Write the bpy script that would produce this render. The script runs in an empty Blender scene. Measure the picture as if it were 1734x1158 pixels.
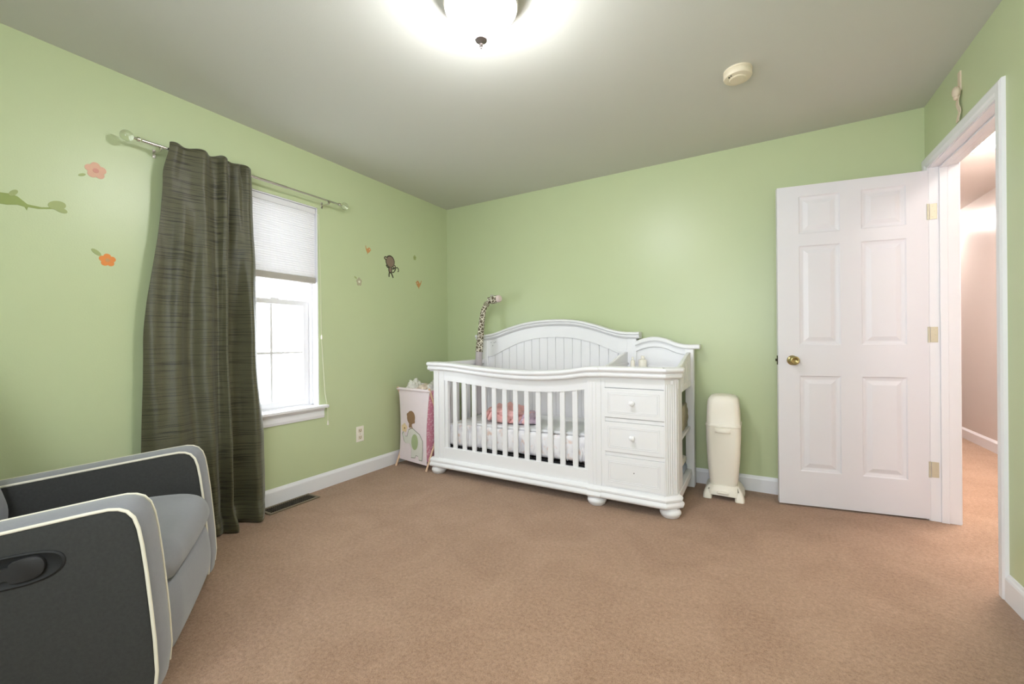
import bpy, bmesh, math, random
from mathutils import Vector, Matrix, noise
random.seed(7)
SC = bpy.context.scene
COL = SC.collection
PI = math.pi

# ------------------------------------------------------------------ camera, world, light, exposure
F_PX, CAM_H = 702.3, 1.067
YAW, PITCH, ROLL = math.radians(-30.40), math.radians(-0.06), math.radians(-0.52)
cam_data = bpy.data.cameras.new('camera')
cam_data.sensor_fit = 'HORIZONTAL'
cam_data.sensor_width = 36.0
cam_data.lens = F_PX / 1734 * 36.0
cam_data.clip_start = 0.02
cam = bpy.data.objects.new('camera', cam_data)
COL.objects.link(cam)
dv = Vector((math.sin(YAW) * math.cos(PITCH), math.cos(YAW) * math.cos(PITCH), math.sin(PITCH)))
rv = Vector((math.cos(YAW), -math.sin(YAW), 0))
uv = rv.cross(dv)
R2 = rv * math.cos(ROLL) + uv * math.sin(ROLL)
U2 = -rv * math.sin(ROLL) + uv * math.cos(ROLL)
cm = Matrix(((R2.x, U2.x, -dv.x, 0), (R2.y, U2.y, -dv.y, 0), (R2.z, U2.z, -dv.z, CAM_H), (0, 0, 0, 1)))
cam.matrix_world = cm
SC.camera = cam

SKY = 8.0            # overcast daylight
LAMP = 84.0          # bedroom ceiling lamp
HALL = 43.0          # hallway ceiling lights
world = bpy.data.worlds.new('sky')
SC.world = world
world.use_nodes = True
bg = world.node_tree.nodes['Background']
bg.inputs['Color'].default_value = (0.89, 0.95, 1.0, 1)
bg.inputs['Strength'].default_value = SKY

vs = SC.view_settings
vs.view_transform = 'Standard'
vs.look = 'None'
vs.gamma = 1.0
vs.use_curve_mapping = False
vs.exposure = 0.40

# room dimensions (metres): X along the back wall, Y into the room, Z up
XL, XR, YB, YF, H = -2.757, 0.878, 3.381, -0.75, 2.44
WT = 0.12


def portal(name, loc, rot, sx, sy):
    l = bpy.data.lights.new(name, 'AREA')
    l.shape = 'RECTANGLE'
    l.size, l.size_y = sx, sy
    l.cycles.is_portal = True
    o = bpy.data.objects.new(name, l)
    o.location = loc
    o.rotation_euler = rot
    COL.objects.link(o)


portal('daylight_portal', (XL - 0.19, 1.49, 1.33), (0, -PI / 2, 0), 1.50, 0.86)
portal('daylight_portal', (-0.35, YF - 0.14, 1.46), (PI / 2, 0, 0), 1.85, 1.38)


# ------------------------------------------------------------------ materials
def s2l(c):
    return tuple((v / 12.92 if v <= 0.04045 else ((v + 0.055) / 1.055) ** 2.4) for v in [x / 255 for x in c])


def mat(name, rgb, rough=0.6, metal=0.0, spec=0.5, noise_amt=0.0, noise_scale=40.0, bump=0.0, bump_scale=200.0,
        emit=0.0, emit_rgb=None, sheen=0.0, coat=0.0, trans=0.0):
    m = bpy.data.materials.new(name)
    m.use_nodes = True
    nt = m.node_tree
    p = nt.nodes['Principled BSDF']
    c = (*s2l(rgb), 1)
    p.inputs['Base Color'].default_value = c
    p.inputs['Roughness'].default_value = rough
    p.inputs['Metallic'].default_value = metal
    p.inputs['Specular IOR Level'].default_value = spec
    p.inputs['Sheen Weight'].default_value = sheen
    p.inputs['Coat Weight'].default_value = coat
    p.inputs['Transmission Weight'].default_value = trans
    if emit:
        p.inputs['Emission Color'].default_value = (*s2l(emit_rgb or rgb), 1)
        p.inputs['Emission Strength'].default_value = emit
    tc = nt.nodes.new('ShaderNodeTexCoord')
    if noise_amt:
        n = nt.nodes.new('ShaderNodeTexNoise')
        n.inputs['Scale'].default_value = noise_scale
        n.inputs['Detail'].default_value = 4
        nt.links.new(tc.outputs['Object'], n.inputs['Vector'])
        mx = nt.nodes.new('ShaderNodeMix')
        mx.data_type = 'RGBA'
        mx.inputs['A'].default_value = (*[v * (1 - noise_amt) for v in c[:3]], 1)
        mx.inputs['B'].default_value = (*[min(1, v * (1 + noise_amt)) for v in c[:3]], 1)
        nt.links.new(n.outputs['Fac'], mx.inputs['Factor'])
        nt.links.new(mx.outputs['Result'], p.inputs['Base Color'])
    if bump:
        n2 = nt.nodes.new('ShaderNodeTexNoise')
        n2.inputs['Scale'].default_value = bump_scale
        n2.inputs['Detail'].default_value = 3
        nt.links.new(tc.outputs['Object'], n2.inputs['Vector'])
        b = nt.nodes.new('ShaderNodeBump')
        b.inputs['Strength'].default_value = bump
        b.inputs['Distance'].default_value = 0.01
        nt.links.new(n2.outputs['Fac'], b.inputs['Height'])
        nt.links.new(b.outputs['Normal'], p.inputs['Normal'])
    return m


M = {}
M['wall'] = mat('green_paint', (193, 204, 162), rough=0.36, spec=0.5, noise_amt=0.015, noise_scale=6, bump=0.04, bump_scale=160)
M['ceiling'] = mat('ceiling_paint', (206, 206, 198), rough=0.9, spec=0.2, bump=0.08, bump_scale=220)
M['trim'] = mat('white_trim_paint', (234, 233, 237), rough=0.35, noise_amt=0.01, noise_scale=9)
M['door'] = mat('white_door_paint', (226, 224, 230), rough=0.38, noise_amt=0.01, noise_scale=7)
M['crib'] = mat('white_lacquer', (236, 235, 238), rough=0.32, noise_amt=0.01, noise_scale=8)
M['hall'] = mat('pinkish_hall_paint', (214, 204, 198), rough=0.33, spec=0.5, noise_amt=0.015, noise_scale=6)
M['hall_ceiling'] = mat('hall_ceiling_paint', (216, 208, 202), rough=0.85)
M['brass'] = mat('antique_brass', (176, 160, 112), rough=0.28, metal=1.0, noise_amt=0.05)
M['hinge'] = mat('satin_brass_hinge', (208, 200, 176), rough=0.4, metal=0.3, noise_amt=0.04)
M['dark_metal'] = mat('dark_bronze', (60, 56, 44), rough=0.5, metal=0.8, noise_amt=0.1)
M['steel'] = mat('brushed_nickel', (200, 196, 188), rough=0.25, metal=1.0, noise_amt=0.04)
M['plastic'] = mat('ivory_plastic', (240, 234, 222), rough=0.42, noise_amt=0.01)
M['almond'] = mat('almond_plastic', (226, 214, 190), rough=0.45, noise_amt=0.02)
M['black'] = mat('black_plastic', (20, 20, 21), rough=0.7, noise_amt=0.1)
M['hole'] = mat('dark_slot', (30, 27, 24), rough=0.9, noise_amt=0.1)
M['vent'] = mat('brown_metal', (126, 112, 92), rough=0.5, metal=0.3, noise_amt=0.08)
M['light_grey'] = mat('light_grey_velour', (128, 129, 135), rough=0.9, noise_amt=0.07, noise_scale=60, bump=0.15, bump_scale=420, sheen=0.3)
M['dark_grey'] = mat('charcoal_velour', (50, 50, 49), rough=0.92, noise_amt=0.30, noise_scale=120, bump=0.2, bump_scale=420, sheen=0.15)
M['piping'] = mat('cream_piping', (226, 220, 204), rough=0.8, noise_amt=0.03)
M['wood'] = mat('pale_wood', (222, 186, 156), rough=0.5, noise_amt=0.1, noise_scale=30)
M['pink_white'] = mat('pale_pink_cotton', (236, 222, 228), rough=0.9, noise_amt=0.03, noise_scale=20, bump=0.1, bump_scale=300)
M['blanket'] = mat('pink_fleece', (240, 188, 186), rough=0.95, noise_amt=0.1, noise_scale=30, bump=0.3, bump_scale=160)
M['lilac'] = mat('lilac_fleece', (214, 190, 210), rough=0.95, noise_amt=0.1, noise_scale=30, bump=0.3, bump_scale=160)
M['pipe_grey'] = mat('grey_plush', (186, 178, 180), rough=0.9, noise_amt=0.08, noise_scale=90)
M['pink_nose'] = mat('pale_pink_plush', (226, 206, 204), rough=0.9, noise_amt=0.06, noise_scale=90)
M['cream'] = mat('cream_ribbon', (224, 206, 184), rough=0.7, noise_amt=0.05)
M['linen'] = mat('printed_linen', (226, 222, 214), rough=0.9, noise_amt=0.25, noise_scale=60, bump=0.2)
M['cream_linen'] = mat('cream_linen', (226, 210, 192), rough=0.9, noise_amt=0.08, noise_scale=30, bump=0.2)
M['blue_linen'] = mat('grey_blue_cotton', (164, 176, 196), rough=0.9, noise_amt=0.14, noise_scale=30, bump=0.2)
M['basket'] = mat('mottled_grey_fabric', (150, 146, 124), rough=0.9, noise_amt=0.5, noise_scale=70, bump=0.3)
M['spring'] = mat('black_iron', (52, 52, 56), rough=0.5, metal=0.6, noise_amt=0.1)
M['d_orange'] = mat('orange_vinyl', (226, 138, 66), rough=0.6, noise_amt=0.04)
M['d_pink'] = mat('pink_vinyl', (222, 176, 152), rough=0.6, noise_amt=0.04)
M['d_rose'] = mat('rose_vinyl', (212, 150, 136), rough=0.6, noise_amt=0.04)
M['d_tan'] = mat('tan_vinyl', (200, 146, 92), rough=0.6, noise_amt=0.04)
M['d_brown'] = mat('taupe_vinyl', (136, 116, 102), rough=0.6, noise_amt=0.04)
M['d_dark'] = mat('dark_brown_vinyl', (48, 38, 28), rough=0.6, noise_amt=0.04)
M['d_green'] = mat('green_vinyl', (146, 160, 92), rough=0.6, noise_amt=0.04)
M['d_sage'] = mat('sage_vinyl', (162, 172, 116), rough=0.6, noise_amt=0.04)
M['d_grey'] = mat('grey_beige_vinyl', (176, 170, 142), rough=0.6, noise_amt=0.04)
M['d_white'] = mat('off_white_vinyl', (224, 220, 206), rough=0.6, noise_amt=0.03)
M['a_green'] = mat('green_applique', (170, 184, 142), rough=0.9, noise_amt=0.06)
M['a_grey'] = mat('pale_grey_applique', (222, 220, 214), rough=0.9, noise_amt=0.05)
M['a_line'] = mat('grey_stitching', (150, 150, 138), rough=0.9, noise_amt=0.05)
M['a_brown'] = mat('brown_applique', (150, 118, 88), rough=0.9, noise_amt=0.25, noise_scale=160)
M['a_yellow'] = mat('pale_yellow_applique', (234, 210, 172), rough=0.9, noise_amt=0.08)
M['lamp_glass'] = mat('lit_opal_glass', (255, 246, 232), rough=0.2, emit=LAMP, emit_rgb=(250, 250, 255))
M['hall_dome'] = mat('lit_hall_dome', (255, 246, 240), rough=0.3, emit=50, emit_rgb=(255, 248, 244))
M['hall_glass'] = mat('lit_hall_diffuser', (255, 240, 226), rough=0.3, emit=HALL, emit_rgb=(255, 248, 246))
M['lamp_pan'] = mat('satin_nickel_pan', (214, 208, 198), rough=0.5, metal=0.35, noise_amt=0.03)
M['finial'] = mat('satin_nickel_finial', (120, 110, 106), rough=0.5, metal=0.3, noise_amt=0.03)


def node_mat(name):
    m = bpy.data.materials.new(name)
    m.use_nodes = True
    return m, m.node_tree, m.node_tree.nodes['Principled BSDF']


# carpet: short cut pile with brushed light and dark patches
m, nt, p = node_mat('beige_cut_pile_carpet')
tc = nt.nodes.new('ShaderNodeTexCoord')


def ntex(scale, detail=4, rough=0.6, dist=0.0):
    n = nt.nodes.new('ShaderNodeTexNoise')
    n.inputs['Scale'].default_value = scale
    n.inputs['Detail'].default_value = detail
    n.inputs['Roughness'].default_value = rough
    n.inputs['Distortion'].default_value = dist
    nt.links.new(tc.outputs['Object'], n.inputs['Vector'])
    return n


def ramp(src, stops):
    r = nt.nodes.new('ShaderNodeValToRGB')
    r.color_ramp.elements[0].position, r.color_ramp.elements[0].color = stops[0][0], (*s2l(stops[0][1]), 1)
    r.color_ramp.elements[1].position, r.color_ramp.elements[1].color = stops[1][0], (*s2l(stops[1][1]), 1)
    nt.links.new(src, r.inputs['Fac'])
    return r


def mixn(a, b, fac, mode='MIX'):
    x = nt.nodes.new('ShaderNodeMix')
    x.data_type = 'RGBA'
    x.blend_type = mode
    if isinstance(fac, (int, float)):
        x.inputs['Factor'].default_value = fac
    else:
        nt.links.new(fac, x.inputs['Factor'])
    nt.links.new(a, x.inputs['A'])
    nt.links.new(b, x.inputs['B'])
    return x.outputs['Result']


fine = ntex(260, 3, 0.7)
mid = ntex(70, 5, 0.8)
big = ntex(3.2, 5, 0.65, 0.8)
c1 = ramp(fine.outputs['Fac'], [(0.36, (108, 75, 51)), (0.64, (198, 164, 137))])
c2 = ramp(mid.outputs['Fac'], [(0.38, (102, 69, 47)), (0.62, (200, 164, 137))])
c3 = ramp(big.outputs['Fac'], [(0.35, (145, 109, 82)), (0.62, (174, 140, 114))])
col = mixn(c1.outputs['Color'], c2.outputs['Color'], 0.5)
col = mixn(col, c3.outputs['Color'], 0.40)
nt.links.new(col, p.inputs['Base Color'])
p.inputs['Roughness'].default_value = 0.97
p.inputs['Specular IOR Level'].default_value = 0.1
p.inputs['Sheen Weight'].default_value = 0.25
b1 = nt.nodes.new('ShaderNodeBump')
b1.inputs['Strength'].default_value = 0.55
b1.inputs['Distance'].default_value = 0.012
nt.links.new(mid.outputs['Fac'], b1.inputs['Height'])
b2 = nt.nodes.new('ShaderNodeBump')
b2.inputs['Strength'].default_value = 0.4
b2.inputs['Distance'].default_value = 0.006
nt.links.new(fine.outputs['Fac'], b2.inputs['Height'])
nt.links.new(b1.outputs['Normal'], b2.inputs['Normal'])
nt.links.new(b2.outputs['Normal'], p.inputs['Normal'])
M['carpet'] = m

# curtain cloth: olive with fine horizontal ribs of uneven darkness
m, nt, p = node_mat('olive_ribbed_cloth')
tc = nt.nodes.new('ShaderNodeTexCoord')
mp = nt.nodes.new('ShaderNodeMapping')
mp.inputs['Scale'].default_value = (1.5, 1.5, 62)
nt.links.new(tc.outputs['UV'], mp.inputs['Vector'])
mp.inputs['Scale'].default_value = (3.0, 170, 1)
n = nt.nodes.new('ShaderNodeTexNoise')
n.inputs['Scale'].default_value = 1.0
n.inputs['Detail'].default_value = 3
n.inputs['Roughness'].default_value = 0.5
nt.links.new(mp.outputs['Vector'], n.inputs['Vector'])
mp2 = nt.nodes.new('ShaderNodeMapping')
mp2.inputs['Scale'].default_value = (240, 240, 1)
nt.links.new(tc.outputs['UV'], mp2.inputs['Vector'])
n2 = nt.nodes.new('ShaderNodeTexNoise')
n2.inputs['Scale'].default_value = 1.0
nt.links.new(mp2.outputs['Vector'], n2.inputs['Vector'])
r = ramp(n.outputs['Fac'], [(0.39, (48, 45, 29)), (0.48, (95, 92, 66))])
r2 = ramp(n2.outputs['Fac'], [(0.3, (190, 190, 190)), (0.7, (255, 255, 255))])
nt.links.new(mixn(r.outputs['Color'], r2.outputs['Color'], 0.6, 'MULTIPLY'), p.inputs['Base Color'])
p.inputs['Roughness'].default_value = 0.45
p.inputs['Specular IOR Level'].default_value = 0.5
p.inputs['Sheen Weight'].default_value = 0.3
bb = nt.nodes.new('ShaderNodeBump')
bb.inputs['Strength'].default_value = 0.35
bb.inputs['Distance'].default_value = 0.004
nt.links.new(n.outputs['Fac'], bb.inputs['Height'])
nt.links.new(bb.outputs['Normal'], p.inputs['Normal'])
trc = nt.nodes.new('ShaderNodeBsdfTranslucent')
trc.inputs['Color'].default_value = (*s2l((150, 150, 130)), 1)
mxc = nt.nodes.new('ShaderNodeMixShader')
mxc.inputs['Fac'].default_value = 0.10
nt.links.new(p.outputs['BSDF'], mxc.inputs[1])
nt.links.new(trc.outputs['BSDF'], mxc.inputs[2])
nt.links.new(mxc.outputs['Shader'], nt.nodes['Material Output'].inputs['Surface'])
M['curtain'] = m

# cellular shade: white translucent fabric
m, nt, p = node_mat('white_cellular_fabric')
tr = nt.nodes.new('ShaderNodeBsdfTranslucent')
tr.inputs['Color'].default_value = (0.86, 0.86, 0.88, 1)
p.inputs['Base Color'].default_value = (*s2l((232, 230, 230)), 1)
p.inputs['Roughness'].default_value = 0.9
mx = nt.nodes.new('ShaderNodeMixShader')
mx.inputs['Fac'].default_value = 0.20
nt.links.new(p.outputs['BSDF'], mx.inputs[1])
nt.links.new(tr.outputs['BSDF'], mx.inputs[2])
nt.links.new(mx.outputs['Shader'], nt.nodes['Material Output'].inputs['Surface'])
M['shade'] = m

# window glass / clear finial glass
m, nt, p = node_mat('window_glass')
tp = nt.nodes.new('ShaderNodeBsdfTransparent')
gl = nt.nodes.new('ShaderNodeBsdfGlossy')
gl.inputs['Roughness'].default_value = 0.02
mx = nt.nodes.new('ShaderNodeMixShader')
mx.inputs['Fac'].default_value = 0.04
nt.links.new(tp.outputs['BSDF'], mx.inputs[1])
nt.links.new(gl.outputs['BSDF'], mx.inputs[2])
nt.links.new(mx.outputs['Shader'], nt.nodes['Material Output'].inputs['Surface'])
M['glass'] = m
M['crystal'] = mat('clear_glass', (236, 240, 226), rough=0.06, trans=0.9)

# fitted sheet: white with faint grey and peach print
m, nt, p = node_mat('printed_cotton_sheet')
tc = nt.nodes.new('ShaderNodeTexCoord')
a = ntex(9, 2, 0.5)
b_ = ntex(17, 2, 0.5)
ra = ramp(a.outputs['Fac'], [(0.50, (240, 238, 240)), (0.64, (216, 214, 220))])
rb = ramp(b_.outputs['Fac'], [(0.56, (255, 255, 255)), (0.72, (246, 222, 206))])
nt.links.new(mixn(ra.outputs['Color'], rb.outputs['Color'], 1.0, 'MULTIPLY'), p.inputs['Base Color'])
p.inputs['Roughness'].default_value = 0.9
M['sheet'] = m

# pink minky with pale dots
m, nt, p = node_mat('pink_dotted_plush')
tc = nt.nodes.new('ShaderNodeTexCoord')
v = nt.nodes.new('ShaderNodeTexVoronoi')
v.inputs['Scale'].default_value = 55
nt.links.new(tc.outputs['Object'], v.inputs['Vector'])
rr = ramp(v.outputs['Distance'], [(0.25, (240, 198, 210)), (0.5, (222, 146, 168))])
nt.links.new(rr.outputs['Color'], p.inputs['Base Color'])
p.inputs['Roughness'].default_value = 0.9
M['pink_dot'] = m

# giraffe print
m, nt, p = node_mat('giraffe_print_plush')
tc = nt.nodes.new('ShaderNodeTexCoord')
v = nt.nodes.new('ShaderNodeTexVoronoi')
v.feature = 'DISTANCE_TO_EDGE'
v.inputs['Scale'].default_value = 36
nt.links.new(tc.outputs['Object'], v.inputs['Vector'])
rr = ramp(v.outputs['Distance'], [(0.05, (236, 230, 214)), (0.09, (104, 94, 76))])
nt.links.new(rr.outputs['Color'], p.inputs['Base Color'])
p.inputs['Roughness'].default_value = 0.9
M['giraffe'] = m


# ------------------------------------------------------------------ mesh helpers
class MB:
    def __init__(self):
        self.bm = bmesh.new()
        self.uv = None

    def box(self, x0, x1, y0, y1, z0, z1, bevel=0.0, seg=2):
        bm = self.bm
        vs_ = [bm.verts.new((x, y, z)) for x in (x0, x1) for y in (y0, y1) for z in (z0, z1)]
        f = [(0, 1, 3, 2), (4, 6, 7, 5), (0, 4, 5, 1), (2, 3, 7, 6), (0, 2, 6, 4), (1, 5, 7, 3)]
        fs = [bm.faces.new([vs_[i] for i in q]) for q in f]
        if bevel:
            es = list({e for q in fs for e in q.edges})
            bmesh.ops.bevel(bm, geom=es, offset=bevel, segments=seg, affect='EDGES', profile=0.5)
        return self

    def prism(self, pts, fn, a, b, bevel=0.0):
        """closed 2-D outline extruded between a and b; fn(u, v, w) -> xyz"""
        bm = self.bm
        A = [bm.verts.new(fn(u, v, a)) for u, v in pts]
        B = [bm.verts.new(fn(u, v, b)) for u, v in pts]
        n_ = len(pts)
        fs = [bm.faces.new(A), bm.faces.new(B[::-1])]
        es = list(fs[0].edges) + list(fs[1].edges)
        for i in range(n_):
            bm.faces.new((A[i], B[i], B[(i + 1) % n_], A[(i + 1) % n_]))
        if bevel:
            bmesh.ops.bevel(bm, geom=es, offset=bevel, segments=2, affect='EDGES', profile=0.5)
        return self

    def loft(self, rings, closed=True, caps=True):
        bm = self.bm
        V = [[bm.verts.new(q) for q in r] for r in rings]
        n_ = len(V[0])
        for i in range(len(V) - 1):
            for j in range(n_ if closed else n_ - 1):
                k = (j + 1) % n_
                bm.faces.new((V[i][j], V[i][k], V[i + 1][k], V[i + 1][j]))
        if caps and closed:
            bm.faces.new(V[0][::-1])
            bm.faces.new(V[-1])
        return self

    def lathe(self, prof, loc=(0, 0, 0), axis='Z', n=32, squash=(1, 1)):
        rings = []
        for r, h in prof:
            r = max(r, 1e-4)
            ring = []
            for j in range(n):
                t = 2 * PI * j / n
                q = (r * math.cos(t) * squash[0], r * math.sin(t) * squash[1], h)
                if axis == 'Y':
                    q = (q[0], -q[2], q[1])
                if axis == 'X':
                    q = (q[2], q[0], q[1])
                ring.append((q[0] + loc[0], q[1] + loc[1], q[2] + loc[2]))
            rings.append(ring)
        return self.loft(rings)

    def tube(self, path, r, n=10):
        P = [Vector(q) for q in path]
        rad = r if isinstance(r, (list, tuple)) else [r] * len(P)
        rings = []
        up = None
        for i, q in enumerate(P):
            t = (P[min(i + 1, len(P) - 1)] - P[max(i - 1, 0)]).normalized()
            if up is None:
                up = Vector((0, 0, 1)) if abs(t.z) < 0.9 else Vector((0, 1, 0))
            s = t.cross(up)
            if s.length < 1e-5:
                s = t.cross(Vector((1, 0, 0)))
            s.normalize()
            up = s.cross(t).normalized()
            rings.append([q + (s * math.cos(2 * PI * j / n) + up * math.sin(2 * PI * j / n)) * rad[i] for j in range(n)])
        return self.loft(rings)

    def ball(self, c, r, sub=3, squash=(1, 1, 1)):
        ret = bmesh.ops.create_icosphere(self.bm, subdivisions=sub, radius=r)
        for v_ in ret['verts']:
            v_.co = Vector((v_.co.x * squash[0] + c[0], v_.co.y * squash[1] + c[1], v_.co.z * squash[2] + c[2]))
        return self

    def build(self, name, material, parent=None, smooth=False, angle=35):
        bm = self.bm
        bmesh.ops.recalc_face_normals(bm, faces=bm.faces)
        me = bpy.data.meshes.new(name)
        bm.to_mesh(me)
        bm.free()
        me.materials.append(material)
        o = bpy.data.objects.new(name, me)
        COL.objects.link(o)
        if parent is not None:
            o.parent = parent
            o.matrix_parent_inverse = Matrix.Identity(4)
            # children are written in world coordinates: bring them into the parent's frame
            inv = world_of(parent).inverted()
            me.transform(inv)
        if smooth:
            for q in me.polygons:
                q.use_smooth = True
            try:
                me.set_sharp_from_angle(angle=math.radians(angle))
            except Exception:
                pass
        return o


def world_of(o):
    mtx = Matrix.LocRotScale(o.location, o.rotation_euler, o.scale)
    return world_of(o.parent) @ mtx if o.parent else mtx


def tag(o, label, cat, group=None):
    o['label'] = label
    o['category'] = cat
    if group:
        o['group'] = group
    return o


def thing(name, label, cat, loc=(0, 0, 0), rotz=0.0, group=None):
    o = bpy.data.objects.new(name, None)
    o.empty_display_size = 0.1
    o.location = loc
    o.rotation_euler = (0, 0, rotz)
    COL.objects.link(o)
    return tag(o, label, cat, group)


def structure(o):
    o['kind'] = 'structure'
    return o


def part_copy(src, name, parent, dloc):
    c = src.copy()
    c.name = name
    c.parent = parent
    c.location = Vector(src.location) + Vector(dloc)
    COL.objects.link(c)
    return c


def smoothstep(t):
    t = max(0.0, min(1.0, t))
    return t * t * (3 - 2 * t)


def interp(x, pts):
    """smooth interpolation through (x, y) knots (monotone x)"""
    if x <= pts[0][0]:
        return pts[0][1]
    for i in range(len(pts) - 1):
        x0, y0 = pts[i]
        x1, y1 = pts[i + 1]
        if x <= x1:
            def slope(k):
                if k <= 0 or k >= len(pts) - 1:
                    return 0.0
                return (pts[k + 1][1] - pts[k - 1][1]) / (pts[k + 1][0] - pts[k - 1][0])
            h = x1 - x0
            t = (x - x0) / h
            m0, m1 = slope(i) * h, slope(i + 1) * h
            return ((2 * t ** 3 - 3 * t ** 2 + 1) * y0 + (t ** 3 - 2 * t ** 2 + t) * m0
                    + (-2 * t ** 3 + 3 * t ** 2) * y1 + (t ** 3 - t ** 2) * m1)
    return pts[-1][1]


def lin(a, b, n):
    return [a + (b - a) * i / (n - 1) for i in range(n)]


# ------------------------------------------------------------------ room shell
WY0, WY1, WZ0, WZ1 = 1.085, 1.905, 0.60, 2.058        # window opening in the left wall
DY0, DY1, DZ = 2.52, 3.318, 2.055                       # doorway in the right wall
HX = 1.91                                               # far side wall of the hallway
HY1 = 8.0

structure(MB().box(XL - 0.3, HX + 0.2, YF - 0.25, HY1 + 0.2, -0.1, 0.0).build('floor', M['carpet']))
structure(MB().box(XL - 0.2, XR + WT, YF - 0.2, YB + WT, H, H + 0.1).build('ceiling', M['ceiling']))
b = MB()
b.box(XL - WT, XL, YF - WT, WY0, 0, H)
b.box(XL - WT, XL, WY1, YB + WT, 0, H)
b.box(XL - WT, XL, WY0, WY1, 0, WZ0)
b.box(XL - WT, XL, WY0, WY1, WZ1, H)
wall_left = structure(b.build('wall_left', M['wall']))
structure(MB().box(XL, XR, YB, YB + WT, 0, H).build('wall_back', M['wall']))
b = MB()
b.box(XR, XR + WT, YF - WT, DY0 - 0.02, 0, H)
b.box(XR, XR + WT, DY1 + 0.02, YB + WT, 0, H)
b.box(XR, XR + WT, DY0 - 0.02, DY1 + 0.02, DZ + 0.02, H)
structure(b.build('wall_right', M['wall']))
FW = (-1.25, 0.55, 0.80, 2.12)                         # unseen window added behind the camera for even fill
b = MB()
b.box(XL, FW[0], YF - WT, YF, 0, H)
b.box(FW[1], XR, YF - WT, YF, 0, H)
b.box(FW[0], FW[1], YF - WT, YF, 0, FW[2])
b.box(FW[0], FW[1], YF - WT, YF, FW[3], H)
structure(b.build('wall_front', M['wall']))


def baseboard(name, pts, mtl):
    """pts: list of (p0, p1, n) runs, n = unit normal into the room"""
    b = MB()
    prof = [(0, 0), (0.014, 0), (0.014, 0.088), (0.011, 0.096), (0.007, 0.101), (0.004, 0.109), (0, 0.110)]
    for (x0, y0), (x1, y1), (nx, ny) in pts:
        b.loft([[(x0 + nx * u, y0 + ny * u, v) for u, v in prof], [(x1 + nx * u, y1 + ny * u, v) for u, v in prof]])
    return structure(b.build(name, mtl))


baseboard('baseboard_left', [((XL, YF), (XL, YB), (1, 0))], M['trim'])
baseboard('baseboard_back', [((XL + 0.014, YB), (XR, YB), (0, -1))], M['trim'])
baseboard('baseboard_right', [((XR, YF), (XR, DY0 - 0.068), (-1, 0))], M['trim'])

# door jamb, stop and casing
b = MB()
b.box(XR - 0.001, XR + WT + 0.001, DY1, DY1 + 0.019, 0, DZ + 0.018)
b.box(XR - 0.001, XR + WT + 0.001, DY0 - 0.019, DY0, 0, DZ + 0.018)
b.box(XR - 0.001, XR + WT + 0.001, DY0, DY1, DZ, DZ + 0.018)
b.box(XR + 0.042, XR + 0.076, DY1 - 0.011, DY1, 0, DZ, 0.002)
b.box(XR + 0.042, XR + 0.076, DY0, DY0 + 0.011, 0, DZ, 0.002)
b.box(XR + 0.042, XR + 0.076, DY0 + 0.011, DY1 - 0.011, DZ - 0.011, DZ, 0.002)
jamb = structure(b.build('trim_1', M['trim']))
hinge_src = None
for z in (1.80, 1.085, 0.30):
    b = MB()
    b.box(XR + 0.002, XR + 0.034, DY1 - 0.0035, DY1 - 0.0005, z - 0.045, z + 0.045, 0.001)
    b.tube([(XR - 0.006, DY1 - 0.006, z - 0.046), (XR - 0.006, DY1 - 0.006, z + 0.046)], 0.005, 10)
    for k in (-0.03, 0.0, 0.03):
        b.lathe([(0.0035, 0.0), (0.0035, 0.0012), (0.001, 0.0016)], (XR + 0.016 + 0.008 * (k == 0), DY1 - 0.0035, z + k), 'Y', 10)
    h_ = b.build('hinge', M['hinge'], jamb)
    h_['label'] = 'brass hinge leaf'
strike = MB().box(XR + 0.008, XR + 0.034, DY0 - 0.001, DY0 + 0.002, 0.90, 0.965).build('strike_plate', M['dark_metal'], jamb)


def casing(name, side):
    """moulded casing round the opening: side=-1 room face, +1 hall face"""
    xw = XR if side < 0 else XR + WT
    prof = [(0, 0), (0, 0.008), (0.012, 0.011), (0.02, 0.016), (0.05, 0.017), (0.06, 0.012), (0.062, 0)]   # (out from opening, proud)
    q = []
    for k, (u, v) in enumerate(prof):
        pass
    y0, y1, zt = DY0 - 0.004, DY1 + 0.002, DZ + 0.004
    mx = 0.062 if side > 0 else 0.058
    rings = []
    for (yy, zz, oy, oz) in ((y0, 0.0, -1, 0), (y0, zt, -1, 1), (y1, zt, 1, 1), (y1, 0.0, 1, 0)):
        rings.append([(xw + side * v, yy + oy * min(u, mx if oy > 0 else u), zz + oz * u) for u, v in prof])
    return structure(MB().loft(rings).build(name, M['trim']))


casing('trim_2', -1)
casing('trim_3', 1)

# hallway beyond the doorway
structure(MB().box(HX, HX + 0.1, 0.8, HY1, 0, H).build('wall_hall_right', M['hall']))
structure(MB().box(XR + WT, HX, HY1, HY1 + 0.1, 0, H).build('wall_hall_end', M['hall']))
structure(MB().box(XR + WT, HX, 0.7, 0.8, 0, H).build('wall_hall_near', M['hall']))
structure(MB().box(XR + 0.02, XR + WT, YB + WT, HY1, 0, H).build('wall_hall_left', M['hall']))
structure(MB().box(XR + WT, HX + 0.1, 0.7, HY1 + 0.1, H, H + 0.1).build('ceiling_hall', M['hall_ceiling']))
baseboard('baseboard_hall', [((HX, 0.8), (HX, HY1), (-1, 0))], M['trim'])

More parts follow.
